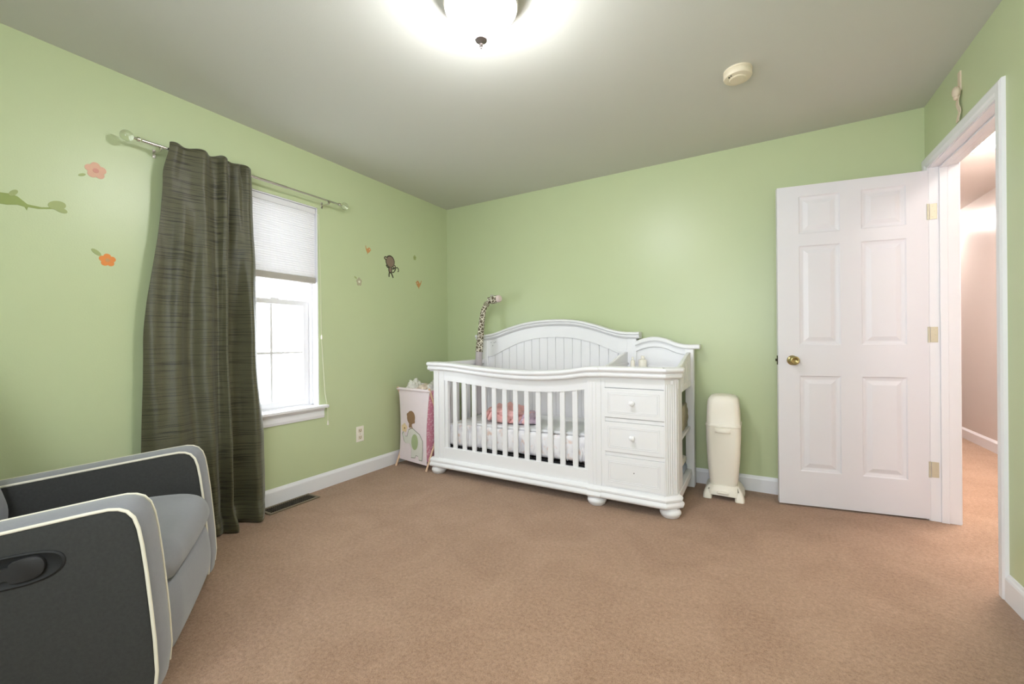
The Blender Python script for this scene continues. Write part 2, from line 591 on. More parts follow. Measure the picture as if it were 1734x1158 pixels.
# ------------------------------------------------------------------ window in the left wall
win = structure(MB().box(XL - WT - 0.02, XL - WT + 0.03, WY0, WY0 + 0.03, WZ0, WZ1).build('window_1', M['trim']))
b = MB()
xo = XL - WT
for (y0, y1, z0, z1) in ((WY0, WY0 + 0.028, WZ0, WZ1), (WY1 - 0.028, WY1, WZ0, WZ1), (WY0, WY1, WZ1 - 0.03, WZ1), (WY0, WY1, WZ0, WZ0 + 0.022)):
    b.box(xo - 0.03, xo + 0.055, y0, y1, z0, z1, 0.002)
b.build('window_frame', M['trim'], win)
# white-painted reveal boards
b = MB()
b.box(xo + 0.05, XL - 0.004, WY1 - 0.007, WY1 - 0.0005, WZ0 + 0.01, WZ1)
b.box(xo + 0.05, XL - 0.004, WY0 + 0.0005, WY0 + 0.007, WZ0 + 0.01, WZ1)
b.box(xo + 0.05, XL - 0.004, WY0, WY1, WZ1 - 0.007, WZ1 - 0.0005)
b.build('window_reveal', M['trim'], win)


def sash(name, x0, x1, z0, z1, ncol, nrow):
    y0, y1 = WY0 + 0.028, WY1 - 0.028
    b = MB()
    b.box(x0, x1, y0, y0 + 0.042, z0, z1, 0.003)
    b.box(x0, x1, y1 - 0.042, y1, z0, z1, 0.003)
    b.box(x0, x1, y0 + 0.040, y1 - 0.040, z0, z0 + 0.045, 0.003)
    b.box(x0, x1, y0 + 0.040, y1 - 0.040, z1 - 0.036, z1, 0.003)
    s = b.build(name, M['trim'], win)
    xm = (x0 + x1) / 2
    b = MB()
    for i in range(1, ncol):
        y = y0 + 0.042 + (y1 - y0 - 0.084) * i / ncol
        b.box(xm - 0.006, xm + 0.006, y - 0.008, y + 0.008, z0 + 0.04, z1 - 0.03)
    for i in range(1, nrow):
        z = z0 + 0.045 + (z1 - z0 - 0.081) * i / nrow
        b.box(xm - 0.0055, xm + 0.0055, y0 + 0.04, y1 - 0.04, z - 0.008, z + 0.008)
    b.build('muntin', M['trim'], s)
    MB().box(xm - 0.002, xm + 0.002, y0 + 0.036, y1 - 0.036, z0 + 0.03, z1 - 0.03).build('pane', M['glass'], s)
    return s


low = sash('lower_sash', xo + 0.010, xo + 0.042, WZ0 + 0.022, 1.375, 3, 2)
sash('upper_sash', xo - 0.026, xo + 0.006, 1.335, WZ1 - 0.03, 3, 2)
b = MB()
b.box(xo + 0.014, xo + 0.040, 1.60, 1.66, 1.375, 1.383, 0.002)
b.box(xo + 0.018, xo + 0.030, 1.615, 1.645, 1.383, 1.392, 0.003)
b.build('sash_lock', M['trim'], low)
# stool (sill board) and apron
sill = MB().box(XL - 0.065, XL + 0.045, WY0 - 0.05, WY1 + 0.05, WZ0 - 0.006, WZ0 + 0.016, 0.006, 3).build('window_sill', M['trim'], win)
b = MB()
prof = [(0, 0.595), (0.020, 0.595), (0.020, 0.583), (0.012, 0.575), (0.014, 0.540), (0.010, 0.522), (0, 0.520)]
b.loft([[(XL + u, WY0 - 0.03, v) for u, v in prof], [(XL + u, WY1 + 0.03, v) for u, v in prof]])
b.build('apron', M['trim'], win)

# frame and pane of the added fill window, out of view behind the camera
b = MB()
for (x0, x1, z0, z1) in ((FW[0], FW[0] + 0.06, FW[2], FW[3]), (FW[1] - 0.06, FW[1], FW[2], FW[3]), (FW[0] + 0.06, FW[1] - 0.06, FW[3] - 0.06, FW[3]),
                         (FW[0] + 0.06, FW[1] - 0.06, FW[2], FW[2] + 0.06), ((FW[0] + FW[1]) / 2 - 0.03, (FW[0] + FW[1]) / 2 + 0.03, FW[2] + 0.06, FW[3] - 0.06)):
    b.box(x0, x1, YF - WT + 0.01, YF - 0.01, z0, z1, 0.003)
w2 = structure(b.build('fill_window', M['trim']))
MB().box(FW[0] + 0.03, FW[1] - 0.03, YF - 0.062, YF - 0.058, FW[2] + 0.03, FW[3] - 0.03).build('pane', M['glass'], w2)

# ------------------------------------------------------------------ cellular shade inside the window
sh = thing('window_shade', 'white pleated cellular shade pulled halfway down inside the window', 'window shade', (XL - 0.035, (WY0 + WY1) / 2, WZ1 - 0.012))
ys0, ys1 = WY0 + 0.012, WY1 - 0.012
MB().box(XL - 0.055, XL - 0.012, ys0, ys1, WZ1 - 0.048, WZ1 - 0.009, 0.004).build('headrail', M['shade'], sh)
npl, zt_, zb_ = 30, WZ1 - 0.046, 1.545
for nm, xb in (('pleated_fabric', -0.022),):
    rows = []
    for i in range(npl * 2 + 1):
        z = zt_ + (zb_ - zt_) * i / (npl * 2)
        rows.append((XL + xb + (0.0045 if i % 2 else 0.0), z))
    back = [(XL + xb - 0.022, z) for x, z in rows]
    pr_ = rows + back[::-1]
    MB().prism(pr_, lambda u, v, w: (u, w, v), ys0 + 0.002, ys1 - 0.002).build(nm, M['shade'], sh)
M['shade_rail'] = mat('grey_shade_rail', (176, 170, 162), rough=0.5, noise_amt=0.03)
MB().box(XL - 0.052, XL - 0.012, ys0, ys1, 1.502, 1.547, 0.006).build('bottom_rail', M['shade_rail'], sh)
b = MB()
cy = WY1 + 0.012
b.tube([(XL - 0.012, WY1 - 0.02, WZ1 - 0.03), (XL + 0.004, WY1 + 0.004, WZ1 - 0.05), (XL + 0.006, cy, 1.6), (XL + 0.006, cy + 0.004, 1.10)], 0.0011, 6)
b.tube([(XL + 0.006, cy + 0.004, 1.10), (XL + 0.03, cy + 0.012, 0.70), (XL + 0.05, cy + 0.018, 0.60), (XL + 0.052, cy + 0.018, 0.50)], 0.0010, 6)
b.lathe([(0.001, 0.02), (0.005, 0.012), (0.007, 0.0), (0.005, -0.012), (0.001, -0.016)], (XL + 0.008, cy + 0.004, 1.11), 'Z', 12)
b.lathe([(0.001, 0.012), (0.004, 0.008), (0.007, -0.02), (0.001, -0.024)], (XL + 0.052, cy + 0.018, 0.49), 'Z', 12)
b.build('pull_cord', M['plastic'], sh)

# ------------------------------------------------------------------ curtain rod and curtain
RX, RZ = -2.672, 2.102
rod = thing('curtain_rod', 'slim silver curtain rod with clear glass ball ends above the window', 'curtain rod', (RX, 1.45, RZ))
MB().tube([(RX, 0.868, RZ), (RX, 1.62, RZ)], 0.0085, 14).build('rod_tube', M['steel'], rod, True)
MB().tube([(RX, 1.60, RZ), (RX, 2.02, RZ)], 0.0062, 12).build('inner_tube', M['steel'], rod, True)
for y, s in ((0.862, -1), (2.018, 1)):
    e = MB().lathe([(0.004, 0.0), (0.012, 0.002), (0.012, 0.012), (0.007, 0.015), (0.006, 0.024), (0.004, 0.03)], (0, 0, 0), 'Z', 16)
    for v_ in e.bm.verts:
        x_, y_, z_ = v_.co
        v_.co = Vector((RX + x_, y + s * z_, RZ + y_))
    e.build('end_collar', M['steel'], rod, True)
    MB().ball((RX, y + s * 0.052, RZ), 0.027, 3).build('finial', M['crystal'], rod, True)
for y in (0.945, 1.935):
    b = MB()
    b.box(XL, XL + 0.005, y - 0.007, y + 0.007, RZ - 0.042, RZ + 0.004, 0.002)
    b.tube([(XL + 0.004, y, RZ - 0.022), (RX - 0.004, y, RZ - 0.022), (RX + 0.008, y, RZ - 0.016), (RX + 0.013, y, RZ - 0.006)], 0.005, 8)
    b.tube([(RX, y, RZ - 0.021), (RX, y, RZ - 0.008)], 0.006, 8)
    b.build('bracket', M['steel'], rod)

# plan-view fold curves of the panel (Y along the wall, X from the wall) at four heights
NS = 220
TOPC = [(0.978, -2.656), (1.010, -2.648), (1.045, -2.655), (1.085, -2.640), (1.125, -2.622), (1.160, -2.650), (1.195, -2.640), (1.215, -2.600), (1.232, -2.612),
        (1.240, -2.655), (1.268, -2.655), (1.300, -2.630), (1.322, -2.655), (1.350, -2.625), (1.381, -2.652)]
MIDC = [(0.872, -2.700), (0.92, -2.664), (0.98, -2.642), (1.04, -2.660), (1.10, -2.632), (1.145, -2.612), (1.185, -2.640), (1.205, -2.618), (1.222, -2.590),
        (1.228, -2.660), (1.275, -2.715), (1.325, -2.690), (1.365, -2.620), (1.395, -2.650), (1.425, -2.690)]
LOWC = [(0.862, -2.690), (0.92, -2.650), (0.99, -2.610), (1.05, -2.640), (1.11, -2.625), (1.15, -2.590), (1.185, -2.610), (1.205, -2.580), (1.222, -2.560),
        (1.228, -2.640), (1.275, -2.700), (1.335, -2.680), (1.385, -2.600), (1.435, -2.630), (1.470, -2.680)]
BOTC = [(0.90, -2.690), (0.95, -2.640), (1.00, -2.600), (1.06, -2.630), (1.11, -2.615), (1.15, -2.580), (1.185, -2.590), (1.205, -2.560), (1.235, -2.540),
        (1.245, -2.610), (1.275, -2.670), (1.325, -2.640), (1.365, -2.570), (1.400, -2.590), (1.430, -2.650)]


def curve_pts(C, n):
    """dense Catmull-Rom through the fold points, uniform in parameter"""
    P = [Vector((x, y)) for y, x in C]
    out = []
    for k in range(n):
        t = k / (n - 1) * (len(P) - 1)
        i = min(int(t), len(P) - 2)
        f = t - i
        p0, p1, p2, p3 = P[max(i - 1, 0)], P[i], P[i + 1], P[min(i + 2, len(P) - 1)]
        q = 0.5 * ((2 * p1) + (p2 - p0) * f + (2 * p0 - 5 * p1 + 4 * p2 - p3) * f * f + (3 * p1 - p0 - 3 * p2 + p3) * f ** 3)
        out.append(q)
    return out


KC = [(2.135, curve_pts(TOPC, NS)), (1.95, curve_pts([(a_ * 0.75 + c_ * 0.25, b_ * 0.75 + d_ * 0.25) for (a_, b_), (c_, d_) in zip(TOPC, MIDC)], NS)),
      (1.05, curve_pts(MIDC, NS)), (0.45, curve_pts(LOWC, NS)), (0.16, curve_pts(LOWC, NS)), (0.004, curve_pts(BOTC, NS))]
NT = 110
me = bpy.data.meshes.new('curtain')
verts, faces, uvs = [], [], []
for r_ in range(NT + 1):
    z = 2.135 + (0.006 - 2.135) * r_ / NT
    for k in range(len(KC) - 1):
        if z <= KC[k][0] + 1e-6 and z >= KC[k + 1][0] - 1e-6:
            break
    f = smoothstep((KC[k][0] - z) / (KC[k][0] - KC[k + 1][0]))
    for i in range(NS):
        q = KC[k][1][i].lerp(KC[k + 1][1][i], f)
        w = noise.noise(Vector((q.y * 9, z * 5.0, 1.3)))
        w2_ = noise.noise(Vector((q.y * 26, z * 9.0, 4.1)))
        amp = 0.004 + 0.010 * smoothstep((0.75 - z) / 0.6)
        w3_ = noise.noise(Vector((q.y * 15 + 0.5 * math.sin(z * 1.7), z * 0.8, 7.7)))
        x = q.x + amp * w + 0.0025 * w2_ + 0.032 * w3_ * smoothstep((2.10 - z) / 0.5)
        zz = z
        t = (2.135 - z)
        top_w = 0.006 * math.sin(i / NS * 31) * max(0, 1 - t / 0.12)
        zz += top_w
        if z < 0.10:                       # hem breaks on the carpet
            bulge = math.sin((0.10 - z) / 0.10 * PI)
            x += 0.012 * bulge
        # lift the hem of the right-hand fold slightly
        x = max(x, XL + 0.018 if z > 0.13 else XL + 0.03)
        verts.append((x, q.y, zz))
        uvs.append((i / NS * 1.15, zz))
for r_ in range(NT):
    for i in range(NS - 1):
        a_ = r_ * NS + i
        faces.append((a_, a_ + 1, a_ + NS + 1, a_ + NS))
me.from_pydata(verts, [], faces)
ul = me.uv_layers.new(name='cloth')
for lp in me.loops:
    ul.data[lp.index].uv = uvs[lp.vertex_index]
me.materials.append(M['curtain'])
for q in me.polygons:
    q.use_smooth = True
cur = bpy.data.objects.new('curtain', me)
COL.objects.link(cur)
sm = cur.modifiers.new('thickness', 'SOLIDIFY')
sm.thickness = 0.004
tag(cur, 'long olive green ribbed curtain hanging to the carpet beside the window', 'curtain')

# ------------------------------------------------------------------ wall outlet, floor register
out_ = thing('wall_outlet', 'white double electrical outlet on the green wall under the window', 'outlet', (XL, 2.259, 0.334))
MB().box(XL, XL + 0.006, 2.222, 2.296, 0.272, 0.396, 0.003).build('cover_plate', M['plastic'], out_)
for dz in (0.0275, -0.0275):
    rc = MB().box(XL + 0.004, XL + 0.008, 2.259 - 0.017, 2.259 + 0.017, 0.334 + dz - 0.015, 0.334 + dz + 0.015, 0.0018).build('receptacle', M['almond'], out_)
    b = MB()
    b.box(XL + 0.0078, XL + 0.0086, 2.259 - 0.009, 2.259 - 0.0065, 0.334 + dz - 0.004, 0.334 + dz + 0.009)
    b.box(XL + 0.0078, XL + 0.0086, 2.259 + 0.0065, 2.259 + 0.009, 0.334 + dz - 0.004, 0.334 + dz + 0.008)
    b.lathe([(0.003, 0.0), (0.003, 0.0008)], (XL + 0.0078, 2.259, 0.334 + dz - 0.009), 'X', 10)
    b.build('slots', M['hole'], rc)
MB().lathe([(0.003, 0.0), (0.003, 0.001), (0.001, 0.0016)], (XL + 0.006, 2.259, 0.334), 'X', 12).build('screw', M['steel'], out_)

reg = thing('floor_vent', 'brown metal floor vent in the carpet below the window', 'floor vent', (-2.675, 1.625, 0.0))
gx0, gx1, gy0, gy1 = -2.738, -2.608, 1.455, 1.80
b = MB()
prof = [(gx0, gx0 + 0.020), (gx1 - 0.020, gx1)]
for x0, x1 in prof:
    b.box(x0, x1, gy0, gy1, 0.0, 0.007, 0.002)
b.box(gx0 + 0.02, gx1 - 0.02, gy0, gy0 + 0.02, 0.0, 0.007, 0.002)
b.box(gx0 + 0.02, gx1 - 0.02, gy1 - 0.02, gy1, 0.0, 0.007, 0.002)
b.build('vent_frame', M['vent'], reg)
MB().box(gx0 + 0.018, gx1 - 0.018, gy0 + 0.018, gy1 - 0.018, 0.0005, 0.0015).build('duct_opening', M['hole'], reg)
b = MB()
for i in range(3):
    x = gx0 + 0.02 + (gx1 - gx0 - 0.04) * (i + 1) / 4
    b.box(x - 0.0025, x + 0.0025, gy0 + 0.018, gy1 - 0.018, 0.0015, 0.006)
for i in range(22):
    y = gy0 + 0.03 + (gy1 - gy0 - 0.06) * i / 21
    b.box(gx0 + 0.018, gx1 - 0.018, y - 0.0016, y + 0.0016, 0.0015, 0.0055)
M['louver'] = mat('dark_brown_metal', (66, 58, 46), rough=0.5, metal=0.3, noise_amt=0.08)
b.build('louvers', M['louver'], reg)

# ------------------------------------------------------------------ door
DFx, DFy, DHx, DHy = 0.127, 3.187, 0.872, 3.314
ang = math.atan2(DFy - DHy, DFx - DHx)                  # local +x runs from hinge to free edge
DW = math.hypot(DFx - DHx, DFy - DHy)
DT, DH0, DH1 = 0.035, 0.010, 2.042
door = bpy.data.objects.new('door_1', None)


def door_mesh():
    """six-panel slab; local x from hinge, y thickness (towards -y = visible face after rotation), z up"""
    cols = [(DW - 0.334, DW - 0.118), (DW - 0.657, DW - 0.440)]
    cols = sorted([(a_, b_) for a_, b_ in cols])
    rows = [(0.226, 0.833), (1.027, 1.657), (1.734, 1.972)]
    bm = bmesh.new()
    xs = sorted({0, DW, *[v for c in cols for v in c]})
    zs = sorted({DH0, DH1, *[v for r in rows for v in r]})
    for yface, sgn in ((0.0, 1), (DT, -1)):
        for i in range(len(xs) - 1):
            for j in range(len(zs) - 1):
                x0, x1, z0, z1 = xs[i], xs[i + 1], zs[j], zs[j + 1]
                pan = any(abs(c[0] - x0) < 1e-6 for c in cols) and any(abs(r[0] - z0) < 1e-6 for r in rows)
                if not pan:
                    bm.faces.new([bm.verts.new((x, yface, z)) for x, z in ((x0, z0), (x1, z0), (x1, z1), (x0, z1))])
                else:
                    steps = [(0, 0), (0.006, 0.006), (0.020, 0.009), (0.026, 0.009), (0.050, 0.002), (0.052, 0.002)]
                    prev = None
                    for ins, dep in steps:
                        ring = [bm.verts.new((x, yface + sgn * dep, z)) for x, z in
                                ((x0 + ins, z0 + ins), (x1 - ins, z0 + ins), (x1 - ins, z1 - ins), (x0 + ins, z1 - ins))]
                        if prev:
                            for k in range(4):
                                bm.faces.new((prev[k], prev[(k + 1) % 4], ring[(k + 1) % 4], ring[k]))
                        prev = ring
                    bm.faces.new(prev)
    for (x0, z0, x1, z1) in ((0, DH0, 0, DH1), (DW, DH0, DW, DH1), (0, DH0, DW, DH0), (0, DH1, DW, DH1)):
        if x0 == x1:
            q = [(x0, 0, z0), (x0, DT, z0), (x0, DT, z1), (x0, 0, z1)]
        else:
            q = [(x0, 0, z0), (x1, 0, z0), (x1, DT, z0), (x0, DT, z0)]
        bm.faces.new([bm.verts.new(v) for v in q])
    bmesh.ops.remove_doubles(bm, verts=bm.verts, dist=1e-5)
    bmesh.ops.recalc_face_normals(bm, faces=bm.faces)
    me_ = bpy.data.meshes.new('door_1')
    bm.to_mesh(me_)
    bm.free()
    me_.materials.append(M['door'])
    return me_


bpy.data.objects.remove(door)
door = bpy.data.objects.new('door_1', door_mesh())
COL.objects.link(door)
door.location = (DHx, DHy, 0)
door.rotation_euler = (0, 0, ang)
structure(door)
# with the rotation local +y points towards -Y (the camera side): shift so that the visible face sits on the measured line
for v_ in door.data.vertices:
    v_.co.y -= DT


def dpt(x, y, z):
    return world_of(door) @ Vector((x, y, z))


def door_part(mb, name, mtl, smooth=False):
    """mb in door-local coordinates"""
    me_ = bpy.data.meshes.new(name)
    bmesh.ops.recalc_face_normals(mb.bm, faces=mb.bm.faces)
    mb.bm.to_mesh(me_)
    mb.bm.free()
    me_.materials.append(mtl)
    if smooth:
        for q in me_.polygons:
            q.use_smooth = True
    o = bpy.data.objects.new(name, me_)
    COL.objects.link(o)
    o.parent = door
    return o


kx = DW - 0.078
for nm, s, y0 in (('door_knob', 1, 0.0), ('door_knob', -1, -DT)):
    b = MB()
    prof = [(0.031, 0.0), (0.031, 0.003), (0.027, 0.008), (0.013, 0.010), (0.011, 0.028), (0.018, 0.034), (0.0265, 0.042), (0.028, 0.052), (0.025, 0.062), (0.017, 0.066), (0.0165, 0.064), (0.0, 0.064)]
    b.lathe([(r_, h_ * s) for r_, h_ in prof], (0, 0, 0), 'Z', 28)
    for v_ in b.bm.verts:
        x_, y_, z_ = v_.co
        v_.co = Vector((kx + x_, y0 + z_, 0.931 + y_))
    kb = door_part(b, nm, M['brass'], True)
    kb['label'] = 'round antique brass knob'
b = MB()
b.box(DW, DW + 0.002, -DT + 0.006, -0.006, 0.902, 0.960)
b.box(DW + 0.002, DW + 0.012, -DT + 0.012, -0.012, 0.924, 0.940, 0.002)
door_part(b, 'latch', M['dark_metal'])

# ------------------------------------------------------------------ ceiling lamp
LX, LY = -0.92, 1.35
lamp = thing('ceiling_light', 'lit round white glass dome light on the bedroom ceiling', 'ceiling light', (LX, LY, H))
MB().lathe([(0.118, 0), (0.136, -0.004), (0.142, -0.018), (0.139, -0.030), (0.146, -0.040), (0.147, -0.056), (0.142, -0.066), (0.136, -0.066), (0.128, -0.050), (0.115, -0.02), (0.0, -0.018)], (LX, LY, H), 'Z', 48).build('ceiling_pan', M['lamp_pan'], lamp, True)
prof = [(0.122, -0.045), (0.122, -0.066), (0.116, -0.098), (0.100, -0.132), (0.076, -0.158), (0.045, -0.174), (0.016, -0.180), (0.0, -0.180)]
MB().lathe(prof, (LX, LY, H), 'Z', 48).build('glass_dome', M['lamp_glass'], lamp, True)
MB().lathe([(0.020, -0.172), (0.027, -0.182), (0.024, -0.192), (0.010, -0.198), (0.006, -0.203), (0.0085, -0.208), (0.006, -0.213), (0.003, -0.216), (0.004, -0.221), (0.0, -0.224)], (LX, LY, H), 'Z', 24).build('finial', M['finial'], lamp, True)

sd = thing('smoke_detector', 'round cream smoke detector on the ceiling above the crib side', 'smoke detector', (-0.068, 2.42, H))
MB().lathe([(0.066, 0), (0.066, -0.008), (0.063, -0.010), (0.064, -0.012), (0.066, -0.030), (0.062, -0.038), (0.050, -0.041), (0.0, -0.042)], (-0.068, 2.42, H), 'Z', 40).build('housing', M['almond'], sd, True)
MB().lathe([(0.040, -0.040), (0.040, -0.044), (0.036, -0.047), (0.0, -0.047)], (-0.068, 2.42, H), 'Z', 32).build('sensor_cap', M['almond'], sd, True)
MB().lathe([(0.004, -0.039), (0.004, -0.043), (0.0, -0.043)], (-0.105, 2.386, H), 'Z', 12).build('indicator', M['black'], sd)
MB().lathe([(0.003, -0.039), (0.003, -0.043), (0.0, -0.043)], (-0.096, 2.376, H), 'Z', 12).build('test_button', M['hole'], sd)

hl = thing('hall_light', 'bright rectangular ceiling light in the hallway seen above the doorway', 'ceiling light', (1.52, 3.9, H))
MB().box(1.20, 1.80, 3.50, 4.27, H - 0.018, H, 0.004).build('fixture_frame', M['trim'], hl)
MB().box(1.215, 1.785, 3.515, 4.255, H - 0.045, H - 0.016, 0.012).build('diffuser', M['hall_glass'], hl)
for hx_, hy_, lab in ((1.60, 6.6, 'round glowing hallway light further along, hidden behind the door jamb'),
                      (1.42, 1.75, 'unseen round glowing hallway light added on the near side of the doorway')):  # near-side dome is out of view, added for the bright jamb and door
    hl2 = thing('hall_light', lab, 'ceiling light', (hx_, hy_, H))
    MB().lathe([(0.15, 0), (0.155, -0.02), (0.15, -0.035), (0.0, -0.034)], (hx_, hy_, H), 'Z', 32).build('fixture_frame', M['lamp_pan'], hl2, True)
    MB().lathe([(0.14, -0.034), (0.13, -0.07), (0.10, -0.105), (0.05, -0.125), (0.0, -0.13)], (hx_, hy_, H), 'Z', 32).build('diffuser', M['hall_dome'], hl2, True)

# cream knotted cord on the wall over the doorway
cd = thing('knotted_ribbon', 'small cream knotted ribbon hanging on the green wall above the doorway', 'ribbon', (XR, 2.878, 2.28))
b = MB()
b.loft([[(XR - t_, 2.878 + w_ + 0.0 * z_, z_) for w_, t_ in ((-0.013, 0), (-0.013, 0.006), (0.013, 0.006), (0.013, 0))] for z_ in (2.275, 2.32, 2.372)])
b.build('upper_strip', M['cream'], cd)
b = MB()
b.ball((XR - 0.014, 2.889, 2.284), 0.022, 3, (0.6, 1.0, 1.1))
b.ball((XR - 0.018, 2.868, 2.270), 0.022, 3, (0.7, 1.0, 1.1))
b.ball((XR - 0.016, 2.876, 2.250), 0.015, 3, (0.7, 1.0, 1.0))
b.build('knot', M['cream'], cd, True)
b = MB()
rr_ = []
for i in range(13):
    t = i / 12
    z_ = 2.262 - 0.135 * t
    off = 0.006 * math.sin(t * 7)
    rr_.append([(XR - 0.004 - q_ - 0.006 * abs(math.sin(t * 5)), 2.874 + w_ + off, z_) for w_, q_ in ((-0.014, 0), (-0.014, 0.003), (0.014, 0.003), (0.014, 0))])
b.loft(rr_)
b.build('tail', M['cream'], cd)


# ------------------------------------------------------------------ wall decals (thin vinyl on the left wall)
def decal(b, pts, thick=0.0012, base=0.0):
    """pts in (Y, Z) on the left wall"""
    b.prism(pts, lambda u, v, w: (XL + w, u, v), base, base + thick)


def disc(cy, cz, ry, rz, n=20, rot=0.0):
    return [(cy + ry * math.cos(t) * math.cos(rot) - rz * math.sin(t) * math.sin(rot), cz + ry * math.cos(t) * math.sin(rot) + rz * math.sin(t) * math.cos(rot))
            for t in [2 * PI * k / n for k in range(n)]]


def flower_outline(cy, cz, r, rot=0.3, n=60, sy=1.0):
    out = []
    for k in range(n):
        t = 2 * PI * k / n
        a_ = (t + PI / 5) % (2 * PI / 5) - PI / 5
        q = 0.56 * math.cos(a_) + math.sqrt(max(0.0, 0.44 ** 2 - (0.56 * math.sin(a_)) ** 2))
        out.append((cy + sy * r * q * math.cos(t + rot), cz + r * q * math.sin(t + rot)))
    return out


def flower(cy, cz, r, mp_, mc_, label, leaf=None, sy=1.0):
    t = thing('flower_decal', label, 'wall decal', (XL, cy, cz), group=None)
    b = MB()
    decal(b, flower_outline(cy, cz, r, 0.35, sy=sy))
    b.build('petals', mp_, t)
    b = MB()
    decal(b, disc(cy, cz, r * 0.28, r * 0.28), 0.0008, 0.0012)
    b.build('centre', mc_, t)
    if leaf:
        b = MB()
        ly, lz = cy + leaf[0], cz + leaf[1]
        decal(b, disc(ly, lz, leaf[2], leaf[2] * 0.45, 16, leaf[3]))
        b.build('leaf', M['d_sage'], t)
    return t


flower(0.719, 1.915, 0.040, M['d_pink'], M['d_rose'], 'pale pink flower decal left of the curtain, higher of two flowers', (-0.048, -0.036, 0.014, 0.5))
flower(0.758, 1.487, 0.032, M['d_orange'], M['d_tan'], 'orange flower decal left of the curtain, below the pink flower', (-0.040, 0.032, 0.022, -0.7))
flower(2.268, 1.561, 0.035, M['d_grey'], M['d_white'], 'faint grey flower decal right of the window', (-0.035, 0.03, 0.014, -0.6), 0.8)
flower(2.905, 1.863, 0.024, M['d_sage'], M['d_green'], 'tiny sage green flower decal right of the monkey', None, 0.8)


def bird(cy, cz, s, mirror, label, rot=0.0):
    t = thing('bird_decal', label, 'wall decal', (XL, cy, cz))
    k = -1 if mirror else 1
    pts = [(0.9, 0.10), (0.62, 0.30), (0.55, 0.52), (0.30, 0.66), (0.02, 0.56), (-0.30, 0.22), (-0.52, 0.36), (-0.60, 0.62), (-0.70, 0.95), (-0.80, 0.92), (-0.74, 0.40), (-0.60, -0.05),
           (-0.42, -0.42), (-0.28, -0.62), (-0.30, -1.0), (-0.10, -0.72), (0.22, -0.52), (0.52, -0.22), (0.64, 0.06)]
    cr, sr = math.cos(rot), math.sin(rot)
    b = MB()
    decal(b, [(cy + k * s * (u * cr - v * sr), cz + s * (u * sr + v * cr)) for u, v in pts])
    b.build('body', M['d_tan'], t)
    b = MB()
    decal(b, disc(cy + k * s * 0.32, cz + s * 0.2, s * 0.1, s * 0.1, 12), 0.0008, 0.0012)
    b.build('eye', M['d_white'], t)


bird(2.362, 1.834, 0.036, False, 'small tan bird decal upper left of the monkey on the wall')
bird(2.952, 1.620, 0.046, True, 'small tan bird decal lower right of the monkey on the wall', 0.15)

mk = thing('monkey_decal', 'brown monkey decal with curled tail on the green wall near the corner', 'wall decal', (XL, 2.60, 1.74))
my, mz = 2.60, 1.742


def mloc(u, v):
    """pixel-like plan of the decal, metres per unit"""
    return (my + u, mz + v)


b = MB()
decal(b, disc(*mloc(0.0, 0.036), 0.052, 0.054, 28, 0.0), 0.0010)
b.build('head_outline', M['d_dark'], mk)
b = MB()
decal(b, disc(*mloc(0.0, 0.034), 0.044, 0.046, 28, 0.0), 0.0008, 0.0010)
b.build('face', M['d_brown'], mk)
for u, v in ((-0.050, 0.058), (0.046, -0.002)):
    b = MB()
    decal(b, disc(*mloc(u, v), 0.019, 0.016, 16), 0.0011)
    e_ = b.build('ear', M['d_dark'], mk)
    b = MB()
    decal(b, disc(*mloc(u, v), 0.010, 0.008, 14), 0.0008, 0.0011)
    b.build('inner_ear', M['d_grey'], e_)
b = MB()
decal(b, disc(*mloc(0.0, -0.038), 0.022, 0.030, 20), 0.0010)
b.build('body', M['d_dark'], mk)
b = MB()
decal(b, disc(*mloc(0.0, -0.036), 0.014, 0.022, 18), 0.0008, 0.0010)
b.build('belly', M['d_brown'], mk)


def stroke(pts, w):
    b = MB()
    P = [Vector(mloc(*q)) for q in pts]
    L, R_ = [], []
    for i, q in enumerate(P):
        t = (P[min(i + 1, len(P) - 1)] - P[max(i - 1, 0)]).normalized()
        nrm = Vector((-t.y, t.x)) * w
        L.append(tuple(q + nrm))
        R_.append(tuple(q - nrm))
    decal(b, L + R_[::-1], 0.0009)
    return b


stroke([(-0.016, -0.022), (-0.034, -0.016), (-0.046, 0.000)], 0.0055).build('arm', M['d_dark'], mk)
stroke([(0.016, -0.024), (0.036, -0.024), (0.052, -0.020)], 0.0055).build('arm', M['d_dark'], mk)
stroke([(-0.010, -0.060), (-0.014, -0.082), (-0.014, -0.100)], 0.006).build('leg', M['d_dark'], mk)
stroke([(0.010, -0.060), (0.024, -0.084), (0.034, -0.103)], 0.006).build('leg', M['d_dark'], mk)
stroke([(0.02, -0.058), (0.042, -0.052), (0.058, -0.030), (0.066, -0.010), (0.082, -0.004), (0.096, -0.014), (0.098, -0.034), (0.088, -0.042)], 0.0045).build('tail', M['d_dark'], mk)

br = thing('branch_decal', 'olive green leafy branch decal at the left edge of the wall', 'wall decal', (XL, 0.45, 1.69))
b = MB()
decal(b, [(0.34, 1.722), (0.40, 1.718), (0.452, 1.722), (0.470, 1.716), (0.498, 1.690), (0.54, 1.688), (0.575, 1.697), (0.575, 1.690), (0.53, 1.678), (0.50, 1.678), (0.496, 1.662), (0.490, 1.676), (0.47, 1.680), (0.44, 1.672), (0.34, 1.668)])
b.build('branch', M['d_green'], br)
for lt_, (cy_, cz_, ry_, rz_, ro_) in enumerate(((0.588, 1.710, 0.030, 0.020, 0.35), (0.60, 1.692, 0.022, 0.012, -0.3), (0.458, 1.728, 0.018, 0.009, 0.9), (0.36, 1.745, 0.03, 0.012, 0.5))):
    b = MB()
    decal(b, disc(cy_, cz_, ry_, rz_, 18, ro_), 0.0007, 0.0013 + 0.0004 * lt_)
    b.build('leaf', M['d_sage'], br)

